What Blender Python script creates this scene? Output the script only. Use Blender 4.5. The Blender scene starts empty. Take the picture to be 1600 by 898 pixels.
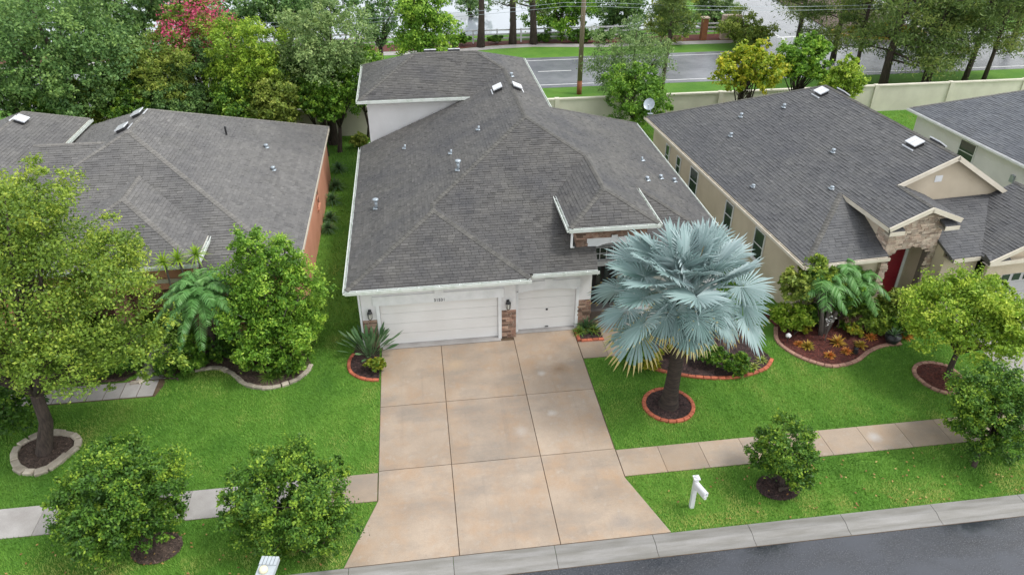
import bpy, math, numpy as np
from mathutils import Matrix, Vector
sc = bpy.context.scene
# ------------------------------------------------------------------ camera, sky, sun, exposure
CAM_F, CAM_P, CAM_Y, CAM_H = 1168.0, .558, .132, 18.87      # focal (px of 1600), pitch down, yaw right, height
cd = bpy.data.cameras.new("camera"); cam = bpy.data.objects.new("camera", cd); sc.collection.objects.link(cam)
cd.sensor_width = 36; cd.lens = CAM_F / 1600 * 36; cd.clip_end = 600; cd.clip_start = .1
cam.location = (0, 0, CAM_H); cam.rotation_euler = (math.pi / 2 - CAM_P, 0, -CAM_Y); sc.camera = cam
w = bpy.data.worlds.new("World"); sc.world = w; w.use_nodes = True
wn = w.node_tree.nodes; wl = w.node_tree.links
sky = wn.new("ShaderNodeTexSky"); sky.sky_type = 'NISHITA'; sky.sun_disc = False
SUN_EL, SUN_AZ = math.radians(60), math.radians(108)       # azimuth clockwise from +Y
sky.sun_elevation = SUN_EL; sky.sun_rotation = SUN_AZ; sky.dust_density = 1.0; sky.air_density = 1.6
hs = wn.new("ShaderNodeHueSaturation"); hs.inputs['Saturation'].default_value = .20
wl.new(sky.outputs[0], hs.inputs['Color']); wl.new(hs.outputs[0], wn['Background'].inputs[0])
wn['Background'].inputs[1].default_value = .15
sd = bpy.data.lights.new("sun", 'SUN'); sun = bpy.data.objects.new("sun", sd); sc.collection.objects.link(sun)
sd.energy = 1.2; sd.angle = math.radians(14); sd.color = (1, .98, .95)
sun.rotation_euler = (math.pi / 2 - SUN_EL, 0, -SUN_AZ + math.pi)
sun.location = (0, 0, 40)
sc.view_settings.view_transform = 'Standard'; sc.view_settings.look = 'None'
sc.view_settings.exposure = .92; sc.view_settings.gamma = 1
sc.cycles.use_denoising = True; sc.cycles.max_bounces = 6; sc.cycles.transparent_max_bounces = 6
sc.cycles.diffuse_bounces = 3; sc.cycles.glossy_bounces = 3; sc.cycles.transmission_bounces = 3
# ------------------------------------------------------------------ pixel -> place helpers (a pixel gives a direction only)
_f = np.array([math.sin(CAM_Y) * math.cos(CAM_P), math.cos(CAM_Y) * math.cos(CAM_P), -math.sin(CAM_P)])
_r = np.array([math.cos(CAM_Y), -math.sin(CAM_Y), 0]); _u = np.cross(_r, _f); CAM = np.array([0, 0, CAM_H])
def at(u, v, x=None, y=None, z=None):
    d = _r * (u - 800) / CAM_F + _u * (449 - v) / CAM_F + _f
    t = x / d[0] if x is not None else y / d[1] if y is not None else (z - CAM_H) / d[2]
    return CAM + t * d
def G(u, v, z=0): return at(u, v, z=z)
def onplane(u, v, p, n):
    d = _r * (u - 800) / CAM_F + _u * (449 - v) / CAM_F + _f
    return CAM + d * (np.dot(np.array(p) - CAM, n) / np.dot(d, n))
rng = np.random.default_rng(7)
# ------------------------------------------------------------------ materials
def nodes(name):
    m = bpy.data.materials.new(name); m.use_nodes = True; nt = m.node_tree
    return m, nt.nodes, nt.links, nt.nodes['Principled BSDF']
def mixc(n, l, fac, a, b, blend='MIX'):
    x = n.new("ShaderNodeMix"); x.data_type = 'RGBA'; x.blend_type = blend
    for i, v in ((0, fac), (6, a), (7, b)):
        if hasattr(v, 'links'): l.new(v, x.inputs[i])
        elif i == 0: x.inputs[0].default_value = v
        else: x.inputs[i].default_value = tuple(v) + (1,) if len(v) == 3 else v
    return x.outputs[2]
def pos(n): return n.new("ShaderNodeNewGeometry").outputs['Position']
def noise(n, l, scale, detail=4, rough=.55, vec=None, stretch=None):
    t = n.new("ShaderNodeTexNoise"); t.inputs['Scale'].default_value = scale; t.inputs['Detail'].default_value = detail
    t.inputs['Roughness'].default_value = rough
    v = vec if vec is not None else pos(n)
    if stretch:
        mp = n.new("ShaderNodeMapping"); mp.inputs['Scale'].default_value = stretch; l.new(v, mp.inputs['Vector']); v = mp.outputs[0]
    l.new(v, t.inputs['Vector']); return t.outputs['Fac']
def ramp(n, l, fac, lo, hi, a=0., b=1.):
    r = n.new("ShaderNodeMapRange"); l.new(fac, r.inputs[0])
    for i, v in ((1, lo), (2, hi), (3, a), (4, b)): r.inputs[i].default_value = v
    return r.outputs[0]
def attr(n, name='tint'):
    a = n.new("ShaderNodeAttribute"); a.attribute_name = name; return a.outputs['Fac']
def bump(n, l, p, h, strength, dist=.02):
    b = n.new("ShaderNodeBump"); b.inputs['Strength'].default_value = strength; b.inputs['Distance'].default_value = dist
    l.new(h, b.inputs['Height']); l.new(b.outputs[0], p.inputs['Normal'])
MAT = {}
def M(name, c1, c2=None, scale=3, rough=.6, bmp=.0, bscale=60, tint=None, spec=.4, metal=0, contrast=(.35, .65), fine=0, stretch=None):
    """c1..c2 mottled by noise; tint: multiply range by the piece's own 'tint' attribute."""
    m, n, l, p = nodes(name); c2 = c2 or tuple(.85 * v for v in c1)
    c = mixc(n, l, ramp(n, l, noise(n, l, scale, stretch=stretch), *contrast), c1, c2)
    if fine:
        g = ramp(n, l, noise(n, l, bscale, 2), .3, .7, 1 - fine, 1 + fine)
        cb = n.new("ShaderNodeCombineColor"); [l.new(g, cb.inputs[i]) for i in range(3)]
        c = mixc(n, l, 1.0, c, cb.outputs[0], 'MULTIPLY')
    if tint:
        g = ramp(n, l, attr(n), 0, 1, *tint)
        cb = n.new("ShaderNodeCombineColor"); [l.new(g, cb.inputs[i]) for i in range(3)]
        c = mixc(n, l, 1.0, c, cb.outputs[0], 'MULTIPLY')
    l.new(c, p.inputs['Base Color']); p.inputs['Roughness'].default_value = rough
    p.inputs['Specular IOR Level'].default_value = spec; p.inputs['Metallic'].default_value = metal
    if bmp: bump(n, l, p, noise(n, l, bscale, 3), bmp)
    MAT[name] = m; return m
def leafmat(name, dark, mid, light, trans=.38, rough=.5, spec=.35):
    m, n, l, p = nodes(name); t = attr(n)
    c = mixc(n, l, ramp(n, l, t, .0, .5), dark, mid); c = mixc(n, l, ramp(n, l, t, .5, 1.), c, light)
    l.new(c, p.inputs['Base Color']); p.inputs['Roughness'].default_value = rough; p.inputs['Specular IOR Level'].default_value = spec
    tr = n.new("ShaderNodeBsdfTranslucent"); l.new(c, tr.inputs[0]); mx = n.new("ShaderNodeMixShader"); mx.inputs[0].default_value = trans
    l.new(p.outputs[0], mx.inputs[1]); l.new(tr.outputs[0], mx.inputs[2]); l.new(mx.outputs[0], n['Material Output'].inputs[0])
    MAT[name] = m; return m
def rooftone(name, a, b, stain):
    m, n, l, p = nodes(name)
    c = mixc(n, l, attr(n), a, b)
    s = ramp(n, l, noise(n, l, .35, 5, .6), .42, .72)
    k_ = ramp(n, l, noise(n, l, 1.1, 4, .6, stretch=(1, 1, .25)), .5, .72, 0, .35); c = mixc(n, l, k_, c, mixc(n, l, .5, c, (.16, .155, .13)))
    c = mixc(n, l, s, c, mixc(n, l, .55, c, stain))
    g = ramp(n, l, noise(n, l, 55, 3, .7), .25, .75, .7, 1.3)
    cb = n.new("ShaderNodeCombineColor"); [l.new(g, cb.inputs[i]) for i in range(3)]
    c = mixc(n, l, 1.0, c, cb.outputs[0], 'MULTIPLY')
    l.new(c, p.inputs['Base Color']); p.inputs['Roughness'].default_value = .62; p.inputs['Specular IOR Level'].default_value = .35
    bump(n, l, p, noise(n, l, 120, 2), .5, .01); MAT[name] = m
rooftone('roof_main', (.036, .0345, .033), (.158, .150, .139), (.034, .036, .047))
rooftone('roof_left', (.072, .069, .067), (.218, .209, .197), (.070, .069, .073))
rooftone('roof_right', (.047, .048, .051), (.158, .156, .154), (.055, .057, .068))
rooftone('roof_cool', (.070, .075, .085), (.20, .21, .225), (.07, .075, .09))
M('cap_main', (.082, .079, .072), (.112, .106, .094), 2, .7, .4, 90, (.75, 1.2)); M('cap_left', (.148, .14, .128), (.178, .168, .153), 2, .7, .4, 90, (.8, 1.15))
M('stucco_white', (.74, .73, .725), (.67, .66, .65), .8, .85, .25, 150); M('stucco_orange', (.62, .30, .195), (.54, .25, .155), .7, .85, .25, 150)
M('stucco_beige', (.62, .53, .405), (.54, .455, .34), .7, .85, .25, 150); M('stucco_pale', (.76, .74, .75), (.68, .66, .67), .7, .85, .25, 150)
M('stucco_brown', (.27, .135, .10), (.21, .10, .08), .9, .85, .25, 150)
M('white_trim', (.78, .785, .79), (.68, .69, .69), 2.2, .5); M('cream_trim', (.68, .62, .52), (.60, .54, .44), 2, .5)
M('gutter_metal', (.64, .67, .63), (.42, .48, .40), 3.5, .35, spec=.5, contrast=(.45, .8))
M('garage_paint', (.78, .77, .755), (.72, .705, .685), .6, .45, .12, 40); M('garage_grey', (.50, .49, .49), (.45, .44, .45), .6, .5, .1, 40)
M('stone_brown', (.255, .145, .105), (.36, .255, .19), 6, .8, .6, 45, (.45, 1.45), fine=.2); M('stone_tan', (.46, .335, .26), (.55, .46, .37), 5, .8, .6, 45, (.6, 1.3), fine=.2)
M('mortar', (.22, .18, .15), (.16, .13, .11), 20, .9, .4, 80)
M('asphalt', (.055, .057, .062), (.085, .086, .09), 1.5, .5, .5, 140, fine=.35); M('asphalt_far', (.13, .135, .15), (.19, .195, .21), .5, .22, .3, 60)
M('road_paint', (.74, .74, .73), (.58, .58, .57), 3, .5); M('yellow_paint', (.75, .45, .03), (.62, .36, .03), 4, .5)
M('kerb', (.265, .255, .24), (.185, .176, .155), 1.7, .5, .4, 90, (.86, 1.12), fine=.16, stretch=(.35, 3, 1)); M('concrete_grey', (.37, .35, .335), (.295, .275, .26), 1.3, .55, .35, 80, (.88, 1.1), fine=.14)
M('dirt', (.10, .075, .05), (.06, .045, .03), 4, .9, .6, 60); M('joint_dirt', (.13, .085, .05), (.08, .055, .035), 5, .9, .5, 60)
M('mulch_dark', (.062, .034, .030), (.028, .018, .017), 9, .8, .8, 50, (.35, 2.1)); M('mulch_red', (.135, .037, .026), (.07, .022, .018), 8, .85, .8, 50, (.4, 1.8)); M('mulch_brown', (.105, .072, .055), (.06, .042, .034), 8, .85, .8, 50, (.4, 2.0))
M('brick_red', (.47, .135, .068), (.36, .10, .055), 5, .7, .4, 80, (.8, 1.15)); M('edging_rose', (.36, .205, .15), (.28, .155, .115), 5, .75, .4, 80, (.82, 1.15)); M('edging_stone', (.42, .37, .30), (.32, .275, .215), 5, .8, .5, 60, (.8, 1.2))
M('bark', (.085, .062, .050), (.04, .03, .026), 5, .9, .9, 22, stretch=(3, 3, .6)); M('bark_grey', (.16, .14, .125), (.085, .073, .066), 5, .9, .8, 22, stretch=(3, 3, .6)); M('palm_bark', (.065, .047, .038), (.026, .02, .017), 3, .9, .9, 18, stretch=(1, 1, 6)); M('palm_boot', (.42, .31, .16), (.25, .17, .08), 6, .8, .5, 40)
M('pole_wood', (.30, .235, .175), (.22, .165, .12), 3, .85, .5, 30, stretch=(6, 6, .5)); M('pole_rust', (.30, .115, .05), (.2, .075, .035), 5, .85, .4, 30)
M('black_metal', (.018, .018, .02), (.03, .03, .032), 4, .4); M('galvanised', (.40, .45, .49), (.31, .35, .385), 6, .3, metal=.35); M('grey_plastic', (.42, .46, .48), (.36, .39, .41), 5, .4); M('cream_plastic', (.72, .66, .46), (.66, .6, .42), 5, .5)
M('glass', (.03, .045, .042), (.05, .065, .06), .7, .05, spec=.6); M('screen', (.12, .13, .14), (.10, .11, .12), 2, .35); M('red_door', (.20, .012, .02), (.16, .01, .018), 2, .35); M('dark_interior', (.03, .027, .025), (.02, .018, .017), 2, .8); M('white_vinyl', (.68, .68, .69), (.58, .58, .60), 3, .4); M('sign_yellow', (.85, .52, .04), (.8, .47, .03), 3, .4); M('sky_dome', (.66, .67, .69), (.55, .57, .6), 3, .15); M('lamp_glass', (.75, .74, .68), (.7, .68, .6), 3, .2); M('fence_cream', (.68, .64, .53), (.59, .55, .455), .8, .8, .3, 70, (.93, 1.06)); M('brick_pillar', (.33, .13, .06), (.25, .10, .05), 6, .8, .4, 30); M('dark_foliage_wood', (.07, .05, .04), (.05, .04, .03), 4, .9); M('ornament_white', (.75, .73, .72), (.6, .58, .58), 9, .5)
def drive_mat(name, a, b, rust, rust_amt, spots=()):
    m, n, l, p = nodes(name)
    c = mixc(n, l, ramp(n, l, noise(n, l, .55, 6, .65), .35, .68), a, b)
    c = mixc(n, l, ramp(n, l, noise(n, l, .9, 7, .68, stretch=(1.0, .8, 1)), .46, .74, 0, rust_amt), c, rust)
    c = mixc(n, l, ramp(n, l, noise(n, l, 2.2, 6, .72), .56, .74, 0, .5), c, (.47, .43, .375))
    c = mixc(n, l, ramp(n, l, noise(n, l, .33, 5, .7, stretch=(1, 2.2, 1)), .47, .66, 0, .7), c, (.25, .212, .175))       # damp drift
    c = mixc(n, l, ramp(n, l, noise(n, l, 5.5, 7, .8), .60, .74, 0, .6), c, (.19, .14, .10))
    c = mixc(n, l, ramp(n, l, noise(n, l, 1.3, 4, .6, stretch=(2.6, .12, 1)), .60, .72, 0, .28), c, (.20, .165, .135))   # tyre wear along the drive
    for (x, y, rad, col, amt) in spots:
        g = n.new("ShaderNodeVectorMath"); g.operation = 'DISTANCE'; l.new(pos(n), g.inputs[0]); g.inputs[1].default_value = (x, y, .036)
        ad = n.new("ShaderNodeMath"); ad.operation = 'MULTIPLY_ADD'; l.new(noise(n, l, 3.5, 5, .7), ad.inputs[0]); ad.inputs[1].default_value = rad * 1.3; l.new(g.outputs['Value'], ad.inputs[2])
        c = mixc(n, l, ramp(n, l, ad.outputs[0], rad * .75, rad * 1.75, amt, 0), c, col)
    v = n.new("ShaderNodeTexVoronoi"); v.feature = 'DISTANCE_TO_EDGE'; v.inputs['Scale'].default_value = .28
    wv = n.new("ShaderNodeTexNoise"); wv.inputs['Scale'].default_value = 2.5; wv.inputs['Detail'].default_value = 5; mv = n.new("ShaderNodeMix"); mv.data_type = 'VECTOR'; mv.inputs[0].default_value = .25; l.new(pos(n), mv.inputs[4]); l.new(wv.outputs['Color'], mv.inputs[5]); l.new(mv.outputs[1], v.inputs['Vector'])
    g = ramp(n, l, noise(n, l, 70, 4, .85), .28, .72, .72, 1.28); cb = n.new("ShaderNodeCombineColor"); [l.new(g, cb.inputs[i]) for i in range(3)]
    c = mixc(n, l, 1., c, cb.outputs[0], 'MULTIPLY')
    g = ramp(n, l, attr(n), 0, 1, .88, 1.08); cb = n.new("ShaderNodeCombineColor"); [l.new(g, cb.inputs[i]) for i in range(3)]
    c = mixc(n, l, 1., c, cb.outputs[0], 'MULTIPLY')
    l.new(c, p.inputs['Base Color']); l.new(ramp(n, l, noise(n, l, .7, 4), .35, .65, .30, .6), p.inputs['Roughness'])
    p.inputs['Specular IOR Level'].default_value = .45; bump(n, l, p, noise(n, l, 110, 3), .35, .01); MAT[name] = m
drive_mat('drive', (.405, .32, .242), (.31, .24, .178), (.375, .228, .122), .68, ((5.05, 23.5, .45, (.22, .13, .065), .7), (4.3, 23.3, .2, (.52, .49, .45), .7), (4.3, 20.9, .22, (.5, .47, .43), .6), (3.0, 20.1, .35, (.47, .43, .385), .5), (.9, 24.3, .5, (.5, .35, .2), .4), (1.6, 16.4, .5, (.27, .22, .175), .4), (5.6, 15.6, .4, (.22, .2, .185), .5)))
drive_mat('walk_tan', (.38, .30, .226), (.31, .238, .175), (.36, .23, .13), .5, ((15.6, 18.1, .3, (.46, .45, .44), .6),))
def wet_mat():
    m, n, l, p = nodes('street_wet')
    wet = ramp(n, l, noise(n, l, .38, 6, .68, stretch=(.6, 1.3, 1)), .34, .62)
    grit = ramp(n, l, noise(n, l, 26, 5, .85), .52, .66)
    c = mixc(n, l, grit, (.014, .015, .018), (.20, .20, .21)); c = mixc(n, l, wet, c, (.013, .016, .024))
    l.new(c, p.inputs['Base Color']); l.new(ramp(n, l, wet, 0, 1, .42, .12), p.inputs['Roughness']); p.inputs['Specular IOR Level'].default_value = .5
    p.inputs['Coat IOR'].default_value = 1.65; l.new(ramp(n, l, wet, 0, 1, .25, 1.), p.inputs['Coat Weight']); l.new(ramp(n, l, wet, 0, 1, .3, .02), p.inputs['Coat Roughness'])
    b = n.new("ShaderNodeBump"); b.inputs['Distance'].default_value = .012; l.new(ramp(n, l, wet, 0, 1, .8, .05), b.inputs['Strength']); l.new(noise(n, l, 55, 4, .8), b.inputs['Height']); l.new(b.outputs[0], p.inputs['Normal'])
    MAT['street_wet'] = m
wet_mat()
def water_mat():
    m, n, l, p = nodes('water'); p.inputs['Base Color'].default_value = (.30, .33, .37, 1); p.inputs['Roughness'].default_value = .08; p.inputs['Specular IOR Level'].default_value = .9
    bump(n, l, p, noise(n, l, 1.2, 3, stretch=(1, 2.5, 1)), .08, .1); MAT['water'] = m
water_mat()
def lawn_mat():
    m, n, l, p = nodes('lawn')
    c = mixc(n, l, ramp(n, l, noise(n, l, .45, 4, .6), .35, .65), (.088, .22, .026), (.16, .31, .042))
    c = mixc(n, l, ramp(n, l, noise(n, l, 25, 4, .75), .35, .7), c, (.050, .13, .014))
    l.new(c, p.inputs['Base Color']); p.inputs['Roughness'].default_value = .8; p.inputs['Specular IOR Level'].default_value = .2
    bump(n, l, p, noise(n, l, 40, 3, .8), .9, .03); MAT['lawn'] = m
lawn_mat()
leafmat('grass_blade', (0.098, 0.235, 0.03), (0.185, 0.385, 0.05), (0.41, 0.47, 0.12), .35, .6)
leafmat('leaf_oak_dark', (0.061, 0.141, 0.044), (0.144, 0.265, 0.072), (0.301, 0.443, 0.115)); leafmat('leaf_oak', (0.076, 0.141, 0.021), (0.198, 0.314, 0.038), (0.506, 0.591, 0.084))
leafmat('leaf_shrub', (0.041, 0.105, 0.019), (0.109, 0.240, 0.029), (0.370, 0.517, 0.052)); leafmat('leaf_bright', (0.066, 0.160, 0.019), (0.170, 0.345, 0.035), (0.451, 0.640, 0.078))
leafmat('leaf_lime', (0.102, 0.191, 0.019), (0.260, 0.419, 0.036), (0.602, 0.702, 0.095)); leafmat('leaf_olive', (0.096, 0.160, 0.028), (0.239, 0.326, 0.052), (0.492, 0.529, 0.105))
leafmat('leaf_pine', (0.068, 0.123, 0.036), (0.170, 0.253, 0.061), (0.383, 0.419, 0.105)); leafmat('leaf_grey', (0.089, 0.160, 0.052), (0.198, 0.308, 0.099), (0.410, 0.517, 0.189))
leafmat('leaf_gold', (0.1, 0.2, 0.016), (0.34, 0.44, 0.03), (0.66, 0.58, 0.05)); leafmat('petal_pink', (0.45, 0.03, 0.12), (0.72, 0.09, 0.22), (0.78, 0.28, 0.32))
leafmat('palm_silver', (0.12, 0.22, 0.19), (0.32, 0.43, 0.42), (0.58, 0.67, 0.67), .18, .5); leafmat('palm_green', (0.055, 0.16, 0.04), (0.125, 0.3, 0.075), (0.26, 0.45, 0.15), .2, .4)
leafmat('palm_tip', (.42, .40, .20), (.55, .45, .17), (.62, .40, .12), .2, .6); leafmat('leaf_strap', (0.045, 0.105, 0.04), (0.095, 0.19, 0.075), (0.22, 0.32, 0.16), .15, .35)
leafmat('leaf_croton', (.10, .20, .02), (.35, .38, .035), (.60, .42, .04)); leafmat('leaf_brom', (.22, .20, .03), (.50, .33, .055), (.62, .20, .06), .2, .4); leafmat('leaf_lilygrass', (.06, .13, .02), (.15, .25, .04), (.42, .42, .10), .2, .45); leafmat('leaf_dead', (.16, .10, .06), (.26, .17, .10), (.36, .26, .17)); leafmat('leaf_litter', (0.2, 0.09, 0.035), (0.34, 0.18, 0.06), (0.46, 0.33, 0.12), .1)
# ------------------------------------------------------------------ object helpers
COL = sc.collection
def props(o, label=None, cat=None, group=None, kind=None):
    for k, v in (('label', label), ('category', cat), ('group', group), ('kind', kind)):
        if v: o[k] = v
    return o
def thing(name, loc, label, cat, group=None, rz=0):
    o = bpy.data.objects.new(name, None); COL.objects.link(o); o.location = [float(a) for a in loc]; o.rotation_euler[2] = rz; o.empty_display_size = .3
    return props(o, label, cat, group)
def link(o, parent=None, local=False):
    COL.objects.link(o)
    if parent is not None:
        o.parent = parent
        if parent.type == 'EMPTY' and not local: o.matrix_parent_inverse = Matrix.Translation(-parent.location)
    return o
def npmesh(name, V, Q, tint=None, mats=(), smooth=False, midx=None):
    V = np.asarray(V, np.float32); Q = np.asarray(Q, np.int32); k = Q.shape[1]
    me = bpy.data.meshes.new(name); me.vertices.add(len(V)); me.vertices.foreach_set('co', V.ravel())
    me.loops.add(Q.size); me.loops.foreach_set('vertex_index', Q.ravel()); me.polygons.add(len(Q))
    me.polygons.foreach_set('loop_start', np.arange(0, Q.size, k, dtype=np.int32)); me.polygons.foreach_set('loop_total', np.full(len(Q), k, np.int32))
    if smooth: me.polygons.foreach_set('use_smooth', np.ones(len(Q), bool))
    if midx is not None: me.polygons.foreach_set('material_index', np.asarray(midx, np.int32))
    me.update(calc_edges=True)
    if tint is not None: me.attributes.new('tint', 'FLOAT', 'FACE').data.foreach_set('value', np.asarray(tint, np.float32))
    for m in mats: me.materials.append(MAT[m])
    return me
class B:
    def __init__(s): s.v = []; s.f = []; s.t = []; s.m = []; s.tint = .5; s.mi = 0
    def add(s, vs, fs, tint=None):
        o = len(s.v); s.v += [tuple(map(float, p)) for p in vs]
        for f in fs: s.f.append([i + o for i in f]); s.t.append(s.tint if tint is None else tint); s.m.append(s.mi)
    def box(s, a, b, tint=None):
        (x0, y0, z0), (x1, y1, z1) = a, b
        s.add([(x0, y0, z0), (x1, y0, z0), (x1, y1, z0), (x0, y1, z0), (x0, y0, z1), (x1, y0, z1), (x1, y1, z1), (x0, y1, z1)],
              [(0, 3, 2, 1), (4, 5, 6, 7), (0, 1, 5, 4), (1, 2, 6, 5), (2, 3, 7, 6), (3, 0, 4, 7)], tint); return s
    def obox(s, c, X, Y, Z, tint=None):
        c, X, Y, Z = map(np.array, (c, X, Y, Z)); vs = [c + i * X + j * Y + k * Z for k in (-1, 1) for i, j in ((-1, -1), (1, -1), (1, 1), (-1, 1))]
        s.add(vs, [(0, 3, 2, 1), (4, 5, 6, 7), (0, 1, 5, 4), (1, 2, 6, 5), (2, 3, 7, 6), (3, 0, 4, 7)], tint); return s
    def bar(s, p, q, wdt, hgt, tint=None):
        p, q = np.array(p, float), np.array(q, float); d = q - p; L = np.linalg.norm(d); d /= L; sd_ = np.cross(d, (0, 0, 1)); k = np.linalg.norm(sd_)
        sd_ = sd_ / k if k > 1e-4 else np.array([1., 0, 0]); up = np.cross(sd_, d); return s.obox((p + q) / 2, d * L / 2, sd_ * wdt / 2, up * hgt / 2, tint)
    def prism(s, pts, z0, z1, tint=None):
        n = len(pts); a = [(p[0], p[1], z0) for p in pts] + [(p[0], p[1], z1) for p in pts]
        A = sum(pts[i][0] * pts[(i + 1) % n][1] - pts[(i + 1) % n][0] * pts[i][1] for i in range(n)); r = list(range(n)) if A > 0 else list(range(n))[::-1]
        s.add(a, [tuple(r[::-1]), tuple(i + n for i in r)] + [(r[i], r[(i + 1) % n], r[(i + 1) % n] + n, r[i] + n) for i in range(n)], tint); return s
    def slab(s, pts, th):
        n = len(pts); a = [tuple(p) for p in pts] + [(p[0], p[1], p[2] - th) for p in pts]
        s.add(a, [tuple(range(n)), tuple(range(n, 2 * n))[::-1]] + [(i, i + n, (i + 1) % n + n, (i + 1) % n) for i in range(n)]); return s
    def tube(s, path, rad, k=8, cap=True, tint=None):
        path = [np.array(p, float) for p in path]; rings = []; N = len(path)
        if not hasattr(rad, '__len__'): rad = [rad] * N
        for i, p in enumerate(path):
            d = path[min(i + 1, N - 1)] - path[max(i - 1, 0)]; d /= np.linalg.norm(d) + 1e-9
            a = np.cross(d, (1, 0, 0) if abs(d[0]) < .8 else (0, 1, 0)); a /= np.linalg.norm(a); b = np.cross(d, a)
            rings += [p + rad[i] * (math.cos(2 * math.pi * j / k) * a + math.sin(2 * math.pi * j / k) * b) for j in range(k)]
        fs = [(i * k + j, i * k + (j + 1) % k, (i + 1) * k + (j + 1) % k, (i + 1) * k + j) for i in range(N - 1) for j in range(k)]
        if cap: fs += [tuple(range(k))[::-1], tuple(range((N - 1) * k, N * k))]
        s.add(rings, fs, tint); return s
    def lathe(s, c, prof, k=14, tint=None): return s.tube([(c[0], c[1], c[2] + z) for r, z in prof], [r for r, z in prof], k, True, tint)
    def mesh(s, name, mats, smooth=False):
        me = bpy.data.meshes.new(name); me.from_pydata(s.v, [], s.f); me.update()
        me.attributes.new('tint', 'FLOAT', 'FACE').data.foreach_set('value', np.array(s.t, np.float32))
        for m in ([mats] if isinstance(mats, str) else mats): me.materials.append(MAT[m])
        if len(set(s.m)) > 1: me.polygons.foreach_set('material_index', np.array(s.m, np.int32))
        if smooth: me.polygons.foreach_set('use_smooth', np.ones(len(me.polygons), bool))
        return me
    def build(s, name, mats, parent=None, local=False, smooth=False, **kw):
        return props(link(bpy.data.objects.new(name, s.mesh(name, mats, smooth)), parent, local), **kw)
def clip(poly, cv):
    """clip 2-D polygon by convex ccw polygon"""
    out = list(poly)
    for i in range(len(cv)):
        a, b = cv[i], cv[(i + 1) % len(cv)]; inp = out; out = []
        if not inp: break
        e = (b[0] - a[0], b[1] - a[1]); sdf = lambda p: e[0] * (p[1] - a[1]) - e[1] * (p[0] - a[0])
        for j in range(len(inp)):
            p, q = inp[j], inp[(j + 1) % len(inp)]; sp, sq = sdf(p), sdf(q)
            if sp >= 0: out.append(p)
            if (sp >= 0) != (sq >= 0): t = sp / (sp - sq); out.append((p[0] + t * (q[0] - p[0]), p[1] + t * (q[1] - p[1])))
    return out
def inside(P, poly):
    x, y = P[:, 0], P[:, 1]; r = np.zeros(len(P), bool); n = len(poly)
    for i in range(n):
        (x0, y0), (x1, y1) = poly[i][:2], poly[(i + 1) % n][:2]
        if y0 == y1: continue
        r ^= ((y0 > y) != (y1 > y)) & (x < (x1 - x0) * (y - y0) / (y1 - y0) + x0)
    return r
def vnoise(P, scale, seed):
    g = np.random.default_rng(seed).random((64, 64)); q = P[:, :2] * scale; i = np.floor(q).astype(int); f = q - i; f = f * f * (3 - 2 * f)
    a = lambda dx, dy: g[(i[:, 0] + dx) % 64, (i[:, 1] + dy) % 64]
    return (a(0, 0) * (1 - f[:, 0]) + a(1, 0) * f[:, 0]) * (1 - f[:, 1]) + (a(0, 1) * (1 - f[:, 0]) + a(1, 1) * f[:, 0]) * f[:, 1]
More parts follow.
